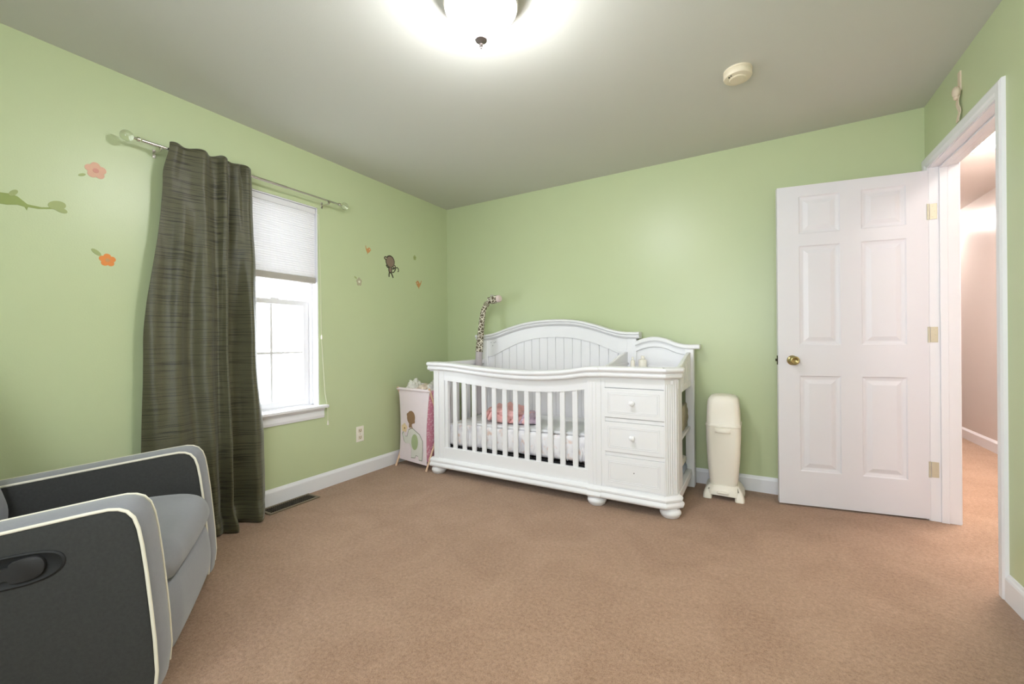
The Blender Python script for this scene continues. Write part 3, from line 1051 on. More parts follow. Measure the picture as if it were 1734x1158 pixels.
# ------------------------------------------------------------------ crib with attached changing table
crib = thing('crib', 'white convertible crib with attached changing table and three drawers', 'crib', (-1.35, 2.95, 0))
W_ = M['crib']
CX0, CXD, CX1 = -2.285, -0.905, -0.405                  # left end, divider, right end
FY = 2.605                                              # front face
BY = 3.345                                              # back


def zf(x):
    return interp(x, [(-2.32, 0.906), (-2.18, 0.905), (-2.06, 0.899), (-1.87, 0.881), (-1.62, 0.863), (-1.37, 0.858), (-1.13, 0.872), (-0.96, 0.896), (-0.90, 0.900), (-0.40, 0.900)])


def zs_(x):   # lower edge of the curved fascia = top of the openings
    return zf(x) - 0.148


CAP = [(0.075, -0.006), (0.068, 0.0), (-0.028, 0.0), (-0.037, -0.005), (-0.041, -0.014), (-0.039, -0.023), (-0.032, -0.030), (-0.026, -0.032), (-0.024, -0.038), (-0.029, -0.042),
       (-0.031, -0.052), (-0.027, -0.061), (-0.018, -0.066), (0.0, -0.067), (0.0, -0.075), (0.045, -0.075), (0.05, -0.03), (0.075, -0.02)]


def xsweep(xs, zfun, prof, y0):
    return MB().loft([[(x, y0 + u, zfun(x) + v) for u, v in prof] for x in xs])


xsweep(lin(-2.318, -0.948, 60), zf, CAP, FY).build('front_rail_cap', W_, crib, True, 40)
# fascia board under the cap
xs = lin(-2.175, -0.955, 50)
rings = []
for x in xs:
    zt, zb = zf(x) - 0.06, zs_(x)
    rings.append([(x, FY + 0.008, zb), (x, FY + 0.008, zt), (x, FY + 0.034, zt), (x, FY + 0.034, zb)])
MB().loft(rings).build('front_rail', W_, crib, True, 30)
# front left post with recessed stile line
b = MB()
b.box(-2.275, -2.225, FY - 0.004, FY + 0.055, 0.11, 0.845, 0.003)
b.box(-2.226, -2.172, FY + 0.004, FY + 0.05, 0.11, 0.845, 0.003)
b.build('front_post', W_, crib)
b = MB()
b.box(-2.170, -2.140, FY + 0.012, FY + 0.040, 0.17, 0.80, 0.002)
b.build('front_stile', W_, crib)
MB().box(-0.984, -0.955, FY + 0.012, FY + 0.040, 0.17, 0.80, 0.002).build('front_stile', W_, crib)
# divider post between crib and drawers
b = MB()
b.box(-0.957, -0.865, FY, FY + 0.06, 0.11, 0.84, 0.003)
b.box(-0.935, -0.922, FY - 0.003, FY + 0.01, 0.13, 0.80, 0.002)
b.box(-0.912, -0.899, FY - 0.003, FY + 0.01, 0.13, 0.80, 0.002)
b.build('divider_post', W_, crib)
xsweep([-0.947, -0.866], zf, [(u * 1.04 - 0.002, v * 1.02) for u, v in CAP], FY).build('divider_cap', W_, crib, True, 40)
# slats
NSL = 12
for i in range(NSL):
    x = -2.140 + (1.156) * (i + 0.72) / (NSL + 0.44)
    b = MB()
    b.box(x - 0.019, x + 0.019, FY + 0.014, FY + 0.030, 0.19, zs_(x) + 0.02, 0.004)
    b.build('slat', W_, crib)
# lower front rail and base moulding
MB().box(-2.20, -0.95, FY + 0.006, FY + 0.036, 0.105, 0.218, 0.003).build('lower_rail', W_, crib)
BASE = [(0.05, 0.0), (-0.020, 0.0), (-0.030, 0.006), (-0.034, 0.017), (-0.031, 0.027), (-0.022, 0.034), (-0.020, 0.039), (-0.026, 0.045), (-0.026, 0.055), (-0.018, 0.064), (-0.006, 0.070), (0.0, 0.072), (0.05, 0.072)]
xsweep([-2.30, -0.95], lambda x: 0.056, BASE, FY).build('base_moulding', W_, crib, True, 40)
xsweep([-0.953, -0.862], lambda x: 0.054, [(u * 1.12 - 0.002, v) for u, v in BASE], FY).build('base_moulding', W_, crib, True, 40)
xsweep([-0.865, -0.478], lambda x: 0.056, BASE, FY).build('base_moulding', W_, crib, True, 40)

# canted front right corner: profile sweep round the corner
CH = 0.062
corner = [(-0.480, FY, (0, -1)), (-0.470, FY, (math.sin(-PI / 8), -math.cos(PI / 8))), (-0.408, FY + CH, (0, 0)), (-0.408, FY + CH + 0.03, (0, 0))]


def corner_sweep(prof, z, end_y):
    """sweep a (out, dz) profile along front -> 45 deg chamfer -> side"""
    pts = [Vector((-0.480, FY)), Vector((-0.472, FY)), Vector((-0.410, FY + CH)), Vector((-0.410, end_y))]
    nrm = [Vector((0, -1)), None, None, Vector((1, 0))]
    n2v = Vector((1, -1)).normalized()
    k1 = (Vector((0, -1)) + n2v).normalized()
    k1 /= k1.dot(n2v)
    k2 = (Vector((1, 0)) + n2v).normalized()
    k2 /= k2.dot(n2v)
    nrm[1], nrm[2] = k1, k2
    return MB().loft([[(p_.x - n_.x * u, p_.y - n_.y * u, z + v) for u, v in prof] for p_, n_ in zip(pts, nrm)])


corner_sweep(CAP, 0.900, FY + 0.10).build('corner_cap', W_, crib, True, 40)
corner_sweep([(u, v) for u, v in BASE], 0.056, FY + 0.09).build('base_moulding', W_, crib, True, 40)
b = MB()
b.prism([(-0.476, FY + 0.001), (-0.470, FY + 0.001), (-0.411, FY + CH), (-0.411, FY + CH + 0.035), (-0.455, FY + CH + 0.035), (-0.476, FY + 0.04)], lambda u, v, w: (u, v, w), 0.11, 0.838)
d_ = Vector((-0.411 + 0.470, CH - 0.001)).normalized()
for t in (0.014, 0.030, 0.046, 0.062, 0.078):
    c0 = Vector((-0.470, FY + 0.001)) + d_ * t * 0.96
    b.tube([(c0.x + 0.0005, c0.y - 0.0005, 0.14), (c0.x + 0.0005, c0.y - 0.0005, 0.80)], 0.0032, 8)
b.build('corner_post', W_, crib, True, 30)

# drawer case: carcase, frieze, rails
xsweep([-0.868, -0.478], zf, CAP, FY).build('drawer_case_cap', W_, crib, True, 40)
b = MB()
b.box(-0.870, -0.858, FY + 0.004, BY - 0.03, 0.06, 0.895)
b.box(-0.468, -0.456, FY + 0.05, 2.845, 0.06, 0.79)
b.box(-0.660, -0.648, 2.833, 3.255, 0.135, 0.79)
b.box(-0.660, -0.456, 2.833, 2.845, 0.135, 0.79)
b.box(-0.870, -0.472, 3.24, 3.255, 0.06, 0.88)
b.box(-0.858, -0.472, FY + 0.006, FY + 0.025, 0.768, 0.842)
b.box(-0.858, -0.472, FY + 0.006, FY + 0.025, 0.551, 0.574)
b.box(-0.858, -0.472, FY + 0.006, FY + 0.025, 0.333, 0.356)
b.box(-0.858, -0.472, FY + 0.006, FY + 0.025, 0.110, 0.136)
b.box(-0.858, -0.472, FY + 0.024, FY + 0.030, 0.10, 0.80)
b.box(-0.862, -0.840, FY + 0.002, FY + 0.022, 0.12, 0.842)
b.build('drawer_case', W_, crib)
knob_mesh = None
for z0, z1, has in ((0.577, 0.764, 1), (0.358, 0.549, 1), (0.138, 0.331, 0)):
    b = MB()
    b.box(-0.848, -0.475, FY + 0.000, FY + 0.026, z0, z1, 0.002)
    # inset rectangle moulding
    for q in ((0.030, 0.0045), (0.040, 0.0035)):
        i_, w_ = q[0], 0.0028
        for (x0, x1, za, zb) in ((-0.848 + i_, -0.475 - i_, z0 + i_ - w_, z0 + i_), (-0.848 + i_, -0.475 - i_, z1 - i_, z1 - i_ + w_),
                                 (-0.848 + i_ - w_, -0.848 + i_, z0 + i_ - w_, z1 - i_ + w_), (-0.475 - i_, -0.475 - i_ + w_, z0 + i_ - w_, z1 - i_ + w_)):
            b.box(x0, x1, FY - 0.0025, FY + 0.002, za, zb, 0.001, 1)
    dr = b.build('drawer', W_, crib)
    cx_, cz_ = -0.662, (z0 + z1) / 2 + (0.008 if has else 0)
    if has:
        MB().lathe([(0.010, 0.0), (0.010, 0.003), (0.007, 0.006), (0.007, 0.014), (0.013, 0.020), (0.0175, 0.028), (0.016, 0.036), (0.009, 0.041), (0.0, 0.042)], (cx_, FY, cz_), 'Y', 24).build('knob', W_, dr, True)
    else:
        dr['label'] = 'bottom drawer with a bare screw hole, knob missing'
        MB().lathe([(0.003, 0.0), (0.003, 0.001)], (cx_ + 0.005, FY - 0.0002, cz_ + 0.005), 'Y', 12).build('screw_hole', M['hole'], dr)

# feet
FOOT = [(0.020, 0.060), (0.042, 0.058), (0.044, 0.052), (0.054, 0.047), (0.061, 0.036), (0.062, 0.025), (0.058, 0.017), (0.056, 0.015), (0.054, 0.008), (0.045, 0.0), (0.0, 0.0)]
for x, y in ((-2.248, FY + 0.028), (-0.905, FY + 0.022), (-0.452, FY + 0.045)):
    MB().lathe(FOOT, (x, y, 0), 'Z', 32).build('bun_foot', W_, crib, True)


# headboard
def zh(x):
    return interp(x, [(-2.30, 1.133), (-2.20, 1.135), (-2.10, 1.148), (-1.91, 1.203), (-1.73, 1.240), (-1.50, 1.254), (-1.30, 1.243), (-1.13, 1.203), (-1.00, 1.160), (-0.90, 1.138), (-0.77, 1.133)])


def zp(x):   # arch of the beadboard panel
    return interp(x, [(-2.30, 0.925), (-2.15, 0.930), (-2.02, 0.985), (-1.86, 1.050), (-1.68, 1.092), (-1.50, 1.102), (-1.32, 1.092), (-1.14, 1.048), (-0.98, 0.985), (-0.86, 0.935), (-0.77, 0.925)])


HC = [(0.055, -0.004), (0.05, 0.0), (-0.034, 0.0), (-0.042, -0.005), (-0.044, -0.016), (-0.038, -0.024), (-0.030, -0.027), (-0.032, -0.034), (-0.026, -0.044), (-0.014, -0.050), (0.0, -0.052), (0.055, -0.052)]
HYF = 3.275
xsweep(lin(-2.305, -0.770, 60), zh, HC, HYF).build('headboard_cap', W_, crib, True, 40)
rings = []
for x in lin(-2.262, -0.800, 70):
    zt, zb = zh(x) - 0.045, zp(x)
    rings.append([(x, HYF, zb), (x, HYF, zt), (x, HYF + 0.045, zt), (x, HYF + 0.045, zb)])
MB().loft(rings).build('headboard_arch', W_, crib, True, 30)
b = MB()
b.box(-2.265, -2.190, HYF - 0.004, HYF + 0.06, 0.0, 1.095, 0.004)
b.build('headboard_post', W_, crib)
MB().box(-0.872, -0.798, HYF - 0.004, HYF + 0.06, 0.0, 1.095, 0.004).build('headboard_post', W_, crib)
b = MB()
npk = 17
for i in range(npk):
    x0 = -2.192 + (1.322) * i / npk
    x1 = -2.192 + (1.322) * (i + 1) / npk
    ring = []
    for x in lin(x0 + 0.0015, x1 - 0.0015, 4):
        ring.append([(x, HYF + 0.014, 0.20), (x, HYF + 0.014, zp(x) + 0.03), (x, HYF + 0.026, zp(x) + 0.03), (x, HYF + 0.026, 0.20)])
    b.loft(ring)
b.box(-2.192, -0.87, HYF + 0.020, HYF + 0.03, 0.20, 0.95)
b.build('headboard_panel', W_, crib)
# a pair of screws on the headboard post
for x, z in ((-2.150, 1.060), (-2.115, 1.058), (-2.132, 1.030), (-2.10, 1.065)):
    MB().lathe([(0.0035, 0.0), (0.003, 0.001)], (x, HYF - 0.0005, z), 'Y', 10).build('bolt_hole', M['hole'], crib)

# left side: top rail, bottom rail, slats
b = MB()
b.box(-2.285, -2.225, FY + 0.05, HYF, 0.862, 0.902, 0.006)
b.build('side_rail', W_, crib)
MB().box(-2.268, -2.238, FY + 0.05, HYF, 0.105, 0.205, 0.003).build('side_rail', W_, crib)
for i in range(7):
    y = FY + 0.12 + (HYF - FY - 0.18) * i / 6
    MB().box(-2.262, -2.244, y - 0.019, y + 0.019, 0.20, 0.87, 0.003).build('slat', W_, crib)
# inner partition between mattress and drawers (solid)
MB().box(-0.905, -0.872, FY + 0.055, HYF, 0.11, 0.893, 0.003).build('partition', W_, crib)

# changing table: gallery sides, back board, tray


def gal(y):
    return interp(y, [(2.62, 0.894), (2.72, 0.897), (2.85, 0.912), (3.00, 0.940), (3.14, 0.965), (3.24, 0.978), (3.34, 0.980)])


for nm, x0, x1, zb in (('changer_side', -0.430, -0.406, 0.770), ('changer_side', -0.888, -0.866, 0.80)):
    rings = []
    for y in lin(FY + 0.085, HYF + 0.01, 30):
        rings.append([(x0, y, zb), (x0, y, gal(y) - 0.004), (x0 + 0.004, y, gal(y)), (x1 - 0.004, y, gal(y)), (x1, y, gal(y) - 0.004), (x1, y, zb)])
    MB().loft(rings).build(nm, W_, crib, True, 40)
MB().box(-0.870, -0.425, FY + 0.03, HYF, 0.800, 0.822, 0.002).build('changer_tray', W_, crib)


def zc(x):
    return interp(x, [(-0.86, 1.020), (-0.80, 1.058), (-0.74, 1.082), (-0.66, 1.094), (-0.58, 1.080), (-0.52, 1.055), (-0.47, 1.040), (-0.42, 1.034), (-0.34, 1.034)])


xsweep(lin(-0.80, -0.345, 40), zc, [(0.05, 0.0), (-0.030, 0.0), (-0.036, -0.006), (-0.036, -0.026), (-0.030, -0.033), (0.0, -0.034), (0.05, -0.034)], HYF).build('changer_back_cap', W_, crib, True, 40)
rings = []
for x in lin(-0.80, -0.392, 36):
    rings.append([(x, HYF, zc(x) - 0.078), (x, HYF - 0.010, zc(x) - 0.074), (x, HYF - 0.010, zc(x) - 0.030), (x, HYF + 0.03, zc(x) - 0.030), (x, HYF + 0.03, zc(x) - 0.078)])
MB().loft(rings).build('changer_back_arch', W_, crib, True, 30)
rings = []
for x in lin(-0.80, -0.40, 36):
    rings.append([(x, HYF + 0.010, 0.80), (x, HYF + 0.010, zc(x) - 0.06), (x, HYF + 0.024, zc(x) - 0.06), (x, HYF + 0.024, 0.80)])
MB().loft(rings).build('changer_back', W_, crib)

# open shelves on the right side
b = MB()
b.box(-0.444, -0.385, HYF - 0.028, HYF + 0.045, 0.0, 1.0, 0.004)
b.box(-0.446, -0.408, FY + CH + 0.03, 2.84, 0.11, 0.84, 0.002)
b.build('rear_post', W_, crib)
b = MB()
b.box(-0.432, -0.404, 2.80, HYF, 0.735, 0.78, 0.003)
for i in range(5):
    y = 2.80 + i * 0.085
    b.box(-0.405, -0.4025, y, y + 0.003, 0.74, gal(y) - 0.03)
b.build('side_panel', W_, crib)
MB().box(-0.70, -0.402, 2.70, HYF + 0.02, 0.090, 0.132, 0.004).build('shelf', W_, crib)
MB().box(-0.646, -0.410, 2.847, HYF - 0.03, 0.425, 0.443, 0.002).build('shelf', W_, crib)
b = MB()
b.box(-0.456, -0.404, 2.70, HYF, 0.075, 0.092, 0.003)
b.build('side_base_rail', W_, crib)

# mattress spring deck
b = MB()
b.box(-2.215, -0.935, 2.655, 2.675, 0.196, 0.222)
b.box(-2.215, -0.935, 3.225, 3.245, 0.196, 0.222)
b.box(-2.215, -2.195, 2.675, 3.225, 0.196, 0.222)
b.box(-0.955, -0.935, 2.675, 3.225, 0.196, 0.222)
for i in range(9):
    x = -2.10 + i * 0.135
    b.tube([(x, 2.675, 0.212), (x, 3.225, 0.212)], 0.004, 6)
for i in range(4):
    y = 2.76 + i * 0.12
    b.tube([(-2.195, y, 0.205), (-0.955, y, 0.205)], 0.004, 6)
b.build('mattress_support', M['spring'], crib)

# ------------------------------------------------------------------ bedding
mt = thing('crib_mattress', 'crib mattress in a white printed fitted sheet behind the slats', 'mattress', (-1.57, 2.95, 0.222))


def puffy(x0, x1, y0, y1, z0, z1, rr=0.04, nx=44, ny=22, amp=0.006, seed=0.0, slope=0.0):
    """soft rounded slab"""
    b = MB()
    bm = b.bm
    bmesh.ops.create_cube(bm, size=1.0)
    for v_ in bm.verts:
        v_.co = Vector((x0 + (v_.co.x + 0.5) * (x1 - x0), y0 + (v_.co.y + 0.5) * (y1 - y0), z0 + (v_.co.z + 0.5) * (z1 - z0)))
    bmesh.ops.bevel(bm, geom=list(bm.edges), offset=rr, segments=4, affect='EDGES', profile=0.5)
    bmesh.ops.subdivide_edges(bm, edges=[e for e in bm.edges if e.calc_length() > 0.12], cuts=14, use_grid_fill=True)
    bm.normal_update()
    for v_ in bm.verts:
        w = noise.noise(Vector((v_.co.x * 14 + seed, v_.co.y * 14, v_.co.z * 26)))
        v_.co += v_.normal * amp * w
        v_.co.z += slope * (v_.co.x - x0)
    return b


puffy(-2.205, -0.945, 2.66, 3.24, 0.226, 0.400, 0.03, amp=0.007, slope=0.012).build('sheet', M['sheet'], mt, True, 60)
b = MB()
for i in range(24):
    x = -2.17 + i * 0.052
    b.tube([(x + 0.004 * math.sin(i * 7), 2.661, 0.245 + 0.01 * math.sin(i * 3)), (x + 0.008, 2.655, 0.30), (x + 0.004 * math.cos(i * 5), 2.659, 0.365)], [0.002, 0.007 + 0.003 * math.sin(i * 2.1), 0.002], 8)
b.build('sheet_gathers', M['sheet'], mt, True, 60)
M['grey_sheet'] = mat('pale_grey_cotton', (226, 226, 228), rough=0.9, noise_amt=0.03, noise_scale=14)
puffy(-1.95, -0.955, 2.675, 3.22, 0.402, 0.424, 0.010, amp=0.004, slope=0.014, seed=9).build('sheet_protector', M['grey_sheet'], mt, True, 60)


def lump(x, y, z, rx, ry, rz, seed, amp=0.35, sub=4):
    b = MB()
    ret = bmesh.ops.create_icosphere(b.bm, subdivisions=sub, radius=1.0)
    for v_ in ret['verts']:
        n_ = v_.co.normalized()
        w = 1 + amp * noise.noise(n_ * 2.1 + Vector((seed, 0, 0))) + amp * 0.5 * noise.noise(n_ * 5.0 + Vector((0, seed, 0)))
        q = n_ * w
        if q.z < -0.45:
            q.z = -0.45
        v_.co = Vector((x + q.x * rx, y + q.y * ry, z + (q.z + 0.45) * rz))
    return b


bk = thing('baby_blanket', 'crumpled pink baby blanket on the crib mattress', 'blanket', (-1.68, 2.86, 0.43))
lump(-1.72, 2.84, 0.440, 0.20, 0.11, 0.082, 3.1, 0.5, 5).build('fleece', M['blanket'], bk, True, 80)
lump(-1.52, 2.82, 0.442, 0.085, 0.07, 0.055, 6.1, 0.4).build('lilac_fold', M['lilac'], bk, True, 80)
b = MB()
for k in range(9):
    a0 = k * 0.7
    b.tube([(-1.88 + 0.045 * k, 2.745, 0.446), (-1.87 + 0.045 * k + 0.01 * math.sin(a0), 2.76, 0.47 + 0.012 * math.sin(a0 * 2)), (-1.85 + 0.043 * k, 2.80, 0.505 + 0.02 * math.sin(a0 + 1)), (-1.83 + 0.043 * k, 2.86, 0.52 + 0.016 * math.sin(a0))],
           [0.012, 0.019, 0.018, 0.010], 10)
b.build('folds', M['blanket'], bk, True, 80)

# things on the open side shelves
MB_ = puffy(-0.625, -0.422, 2.87, 3.21, 0.449, 0.62, 0.018, amp=0.008, seed=4)
tag(MB_.build('storage_basket', M['basket'], None, True, 60), 'mottled grey cloth bin on the middle shelf beside the drawers', 'storage bin')
tag(puffy(-0.615, -0.430, 2.88, 3.22, 0.138, 0.185, 0.018, amp=0.005, seed=2).build('folded_cloth', M['blue_linen'], None, True, 60), 'grey-blue folded cloth lying on the lowest side shelf', 'cloth', 'folded cloths on the low shelf')
tag(puffy(-0.615, -0.432, 2.89, 3.21, 0.194, 0.240, 0.018, amp=0.005, seed=5).build('folded_cloth', M['linen'], None, True, 60), 'pale printed folded cloth stacked on the grey-blue one', 'cloth', 'folded cloths on the low shelf')

# items on the changing tray (small bottle tops seen over the front edge)
for x, y, h_, r_, lab in ((-0.800, 3.16, 0.118, 0.016, 'slim white bottle on the changing tray near its left side'), (-0.735, 3.20, 0.125, 0.030, 'wide white bottle standing on the changing tray'),):
    bt = thing('lotion_bottle', lab, 'bottle', (x, y, 0.822), group='bottles on the changing tray')
    MB().lathe([(r_ * 0.9, 0.0), (r_, 0.006), (r_, h_ * 0.72), (r_ * 0.85, h_ * 0.80), (r_ * 0.4, h_ * 0.84), (0.0, h_ * 0.84)], (x, y, 0.8225), 'Z', 20).build('body', M['plastic'], bt, True)
    MB().lathe([(r_ * 0.45, h_ * 0.82), (r_ * 0.45, h_), (r_ * 0.35, h_ * 1.02), (0.0, h_ * 1.02)], (x, y, 0.8225), 'Z', 16).build('cap', M['plastic'], bt, True)

# ------------------------------------------------------------------ giraffe toy arm at the crib's left side
gx, gy = -2.186, 3.12
gir = thing('giraffe_toy', 'giraffe print plush toy with a long neck rising from the crib corner', 'toy', (gx, gy, 0.45))
MB().tube([(gx, gy, 0.415), (gx, gy, 0.70), (gx, gy, 0.90), (gx + 0.003, gy + 0.003, 0.985)], [0.034, 0.031, 0.031, 0.030], 18).build('post_sleeve', M['pipe_grey'], gir, True)
neck = [(gx + 0.003, gy + 0.003, 0.975), (gx + 0.008, gy + 0.012, 1.08), (gx + 0.012, gy + 0.025, 1.18), (gx + 0.018, gy + 0.035, 1.28), (gx + 0.026, gy + 0.050, 1.36), (gx + 0.040, gy + 0.062, 1.405), (gx + 0.064, gy + 0.070, 1.432)]
MB().tube(neck, [0.033, 0.031, 0.028, 0.025, 0.024, 0.020, 0.020], 20).build('neck', M['giraffe'], gir, True)
hb_ = MB().lathe([(0.004, -0.07), (0.022, -0.062), (0.034, -0.035), (0.037, -0.005), (0.036, 0.02), (0.033, 0.042), (0.026, 0.050)], (0, 0, 0), 'X', 22)
hp = Vector((gx + 0.125, gy + 0.075, 1.452))
for v_ in hb_.bm.verts:
    v_.co = Matrix.Rotation(-0.10, 3, 'Y') @ Matrix.Rotation(-0.12, 3, 'Z') @ v_.co + hp
hd = hb_.build('head', M['giraffe'], gir, True)
nz = MB().lathe([(0.027, 0.036), (0.032, 0.046), (0.032, 0.064), (0.025, 0.073), (0.0, 0.075)], (0, 0, 0), 'X', 22)
for v_ in nz.bm.verts:
    v_.co = Matrix.Rotation(-0.10, 3, 'Y') @ Matrix.Rotation(-0.12, 3, 'Z') @ v_.co + hp
nz.build('muzzle', M['pink_nose'], gir, True)
for s in (-1, 1):
    MB().tube([hp + Vector((-0.02, s * 0.014, 0.028)), hp + Vector((-0.024, s * 0.016, 0.046))], 0.005, 8).build('horn', M['pipe_grey'], gir, True)
    MB().ball(hp + Vector((-0.038, s * 0.036, 0.008)), 0.014, 2, (1.2, 0.5, 0.9)).build('ear', M['giraffe'], gir, True)
MB().tube([(gx + 0.040, gy + 0.062, 1.400), (gx + 0.056, gy + 0.068, 1.424)], 0.026, 14).build('collar', M['basket'], gir, True)

# ------------------------------------------------------------------ laundry hamper
hm = thing('laundry_hamper', 'fabric laundry hamper with wooden legs and elephant design between crib and corner', 'hamper', (-2.50, 2.76, 0))
hx0t, hx1t, hx0b, hx1b = -2.665, -2.318, -2.690, -2.375
yft, ybt = 2.600, 2.900
NZ = 24


def hside(t):
    """edges of the bag at height fraction t (0 bottom): pinched in the middle like a sling"""
    pin = math.sin(t * PI) * 0.018
    x0 = hx0b + (hx0t - hx0b) * t + pin
    x1 = hx1b + (hx1t - hx1b) * t - pin
    yf = 2.622 + (yft - 2.622) * t
    yb = 2.88 + (ybt - 2.88) * t - pin
    return x0, x1, yf, yb


ZB, ZT = 0.035, 0.665
rings_f, rings_r = [], []
for i in range(NZ + 1):
    t = i / NZ
    x0, x1, yf, yb = hside(t)
    z = ZB + (ZT - ZB) * t
    zl = z + 0.012 * (1 - t)
    n_x = 10
    ring = []
    for k in range(n_x + 1):
        x = x0 + (x1 - x0) * k / n_x
        sag = 0.002 * math.sin(k / n_x * PI)
        ring.append((x, yf - sag, z + 0.022 * (1 - t) * (1 - k / n_x)))
    ring += [(x1, yf + 0.005, z), (x0, yf + 0.005, z + 0.022 * (1 - t))]
    rings_f.append(ring)
    z = max(z, ZB + 0.03 * (1 - t) + 0.004 * i) if t < 0.2 else z
    rings_r.append([(x1 - 0.004, yf + 0.006, z), (x1 + 0.004, yf + 0.05, z), (x1 + 0.004, yb - 0.05, z), (x1 - 0.004, yb, z), (x0 + 0.004, yb, z), (x0, yb - 0.03, z), (x0, yf + 0.03, z), (x0 + 0.004, yf + 0.006, z)])
front = MB().loft(rings_f).build('front_panel', M['pink_white'], hm, True, 50)
bag = MB().loft(rings_r, caps=False)
bag.bm.faces.new([v_ for v_ in bag.bm.verts][:8])
bgo = bag.build('bag', M['pink_dot'], hm, True, 50)
bgo['label'] = 'pink dotted plush sides'
# top hem tubes (fabric over the rods) and legs
MB().tube([(hx0t - 0.014, yft - 0.002, ZT + 0.006), (hx1t + 0.012, yft - 0.002, ZT - 0.002)], 0.012, 12).build('top_hem', M['pink_white'], hm, True)
MB().tube([(hx0t - 0.014, ybt, ZT + 0.012), (hx1t + 0.012, ybt, ZT + 0.006)], 0.012, 12).build('top_hem', M['pink_white'], hm, True)
for (xa, sx) in ((hx0t - 0.012, -0.004), (hx1t - 0.004, 0.004)):
    for (y0, y1) in ((2.585, 2.905), (2.91, 2.59)):
        b = MB()
        xo_ = xa + (0.010 if y0 > 2.7 else 0.0)
        xb_ = (hx0b - 0.004 if sx < 0 else hx1b + 0.026) + (0.012 if y0 > 2.7 else 0)
        b.tube([(xb_, y0, 0.0), ((xo_ + xb_) / 2, (y0 + y1) / 2, 0.34), (xo_, y1, ZT + 0.02)], 0.0085, 10)
        b.build('leg', M['wood'], hm, True)


# appliqué design on the front panel: u from left (0..1), v height in metres
def fp(u, z):
    t = (z - ZB) / (ZT - ZB)
    x0, x1, yf, yb = hside(t)
    return Vector((x0 + (x1 - x0) * u, yf - 0.002 * math.sin(u * PI) - 0.0012, z))


def applique(name, pts, mtl, th, base=0.0, parent=front):
    b = MB()
    A, B = [], []
    for u, z in pts:
        q = fp(u, z)
        A.append((q.x, q.y - base - 0.0005, q.z))
        B.append((q.x, q.y - base - 0.0005 - th, q.z))
    bm = b.bm
    va = [bm.verts.new(q) for q in A]
    vb = [bm.verts.new(q) for q in B]
    bm.faces.new(va)
    bm.faces.new(vb[::-1])
    for i in range(len(va)):
        j = (i + 1) % len(va)
        bm.faces.new((va[i], vb[i], vb[j], va[j]))
    return b.build(name, mtl, parent)


def ell(u, z, ru, rz, n=24, a0=0.0):
    return [(u + ru * math.cos(t) * math.cos(a0) - rz / 0.3 * math.sin(t) * math.sin(a0), z + rz * math.sin(t) * math.cos(a0) + ru * 0.3 * math.cos(t) * math.sin(a0)) for t in [2 * PI * k / n for k in range(n)]]


def scaled(pts, c, k):
    return [(c[0] + (u - c[0]) * k, c[1] + (z - c[1]) * k) for u, z in pts]


ele = [(0.46, 0.10), (0.47, 0.155), (0.46, 0.185), (0.38, 0.20), (0.28, 0.205), (0.20, 0.225), (0.12, 0.275), (0.08, 0.30), (0.05, 0.29), (0.10, 0.235), (0.18, 0.20), (0.26, 0.24), (0.32, 0.31), (0.42, 0.345),
       (0.52, 0.33), (0.62, 0.305), (0.74, 0.285), (0.84, 0.245), (0.86, 0.20), (0.85, 0.14), (0.83, 0.085), (0.74, 0.075), (0.70, 0.11), (0.60, 0.115), (0.59, 0.085)]
ele = ele[:8] + ele[8:]
outline = [(0.45, 0.085), (0.46, 0.17), (0.38, 0.205), (0.26, 0.20), (0.17, 0.215), (0.09, 0.28), (0.13, 0.30), (0.20, 0.262), (0.28, 0.262), (0.34, 0.32), (0.46, 0.34), (0.60, 0.315), (0.76, 0.288), (0.87, 0.235), (0.87, 0.15), (0.84, 0.072), (0.73, 0.075), (0.71, 0.105), (0.62, 0.11), (0.60, 0.088)]
cen = (0.58, 0.20)
applique('elephant_outline', scaled(outline, cen, 1.04), M['a_line'], 0.0010)
applique('elephant', scaled(outline, cen, 0.985), M['a_grey'], 0.0010, 0.0010)
applique('blanket_patch', ell(0.58, 0.222, 0.125, 0.068), M['a_green'], 0.0010, 0.0020)
applique('flower', [(0.17 + (u - 0.17) * 2.9, v) for u, v in flower_outline(0.17, 0.335, 0.040, 0.2, 50)], M['a_yellow'], 0.0010, 0.0022)
applique('flower_centre', ell(0.18, 0.332, 0.025, 0.008, 14), M['a_brown'], 0.0006, 0.0032)
applique('monkey_head', ell(0.42, 0.428, 0.150, 0.058), M['a_brown'], 0.0012)
applique('monkey_ear', ell(0.30, 0.450, 0.040, 0.016, 16), M['a_brown'], 0.0014)
applique('monkey_ear', ell(0.53, 0.395, 0.040, 0.016, 16), M['a_brown'], 0.0014)
applique('monkey_body', [(0.36, 0.395), (0.35, 0.345), (0.40, 0.338), (0.44, 0.352), (0.47, 0.332), (0.49, 0.336), (0.46, 0.362), (0.47, 0.392)], M['a_brown'], 0.0011, 0.0022)

# laundry heaped in the hamper
for i, (x, y, z, rx, ry, rz, mtl, sd_, lab) in enumerate((
        (-2.580, 2.70, 0.645, 0.046, 0.07, 0.065, M['linen'], 1.0, 'crumpled printed cloth at the left of the heap in the hamper'),
        (-2.480, 2.72, 0.630, 0.040, 0.07, 0.050, M['cream_linen'], 2.4, 'crumpled cream cloth in the middle of the hamper heap'),
        (-2.392, 2.74, 0.640, 0.038, 0.07, 0.060, M['linen'], 5.7, 'crumpled pale cloth at the right of the hamper heap, beside the crib'))):
    tag(lump(x, y, z, rx, ry, rz, sd_, 0.45).build('laundry_cloth', mtl, None, True, 80), lab, 'cloth', 'laundry heaped in the hamper')

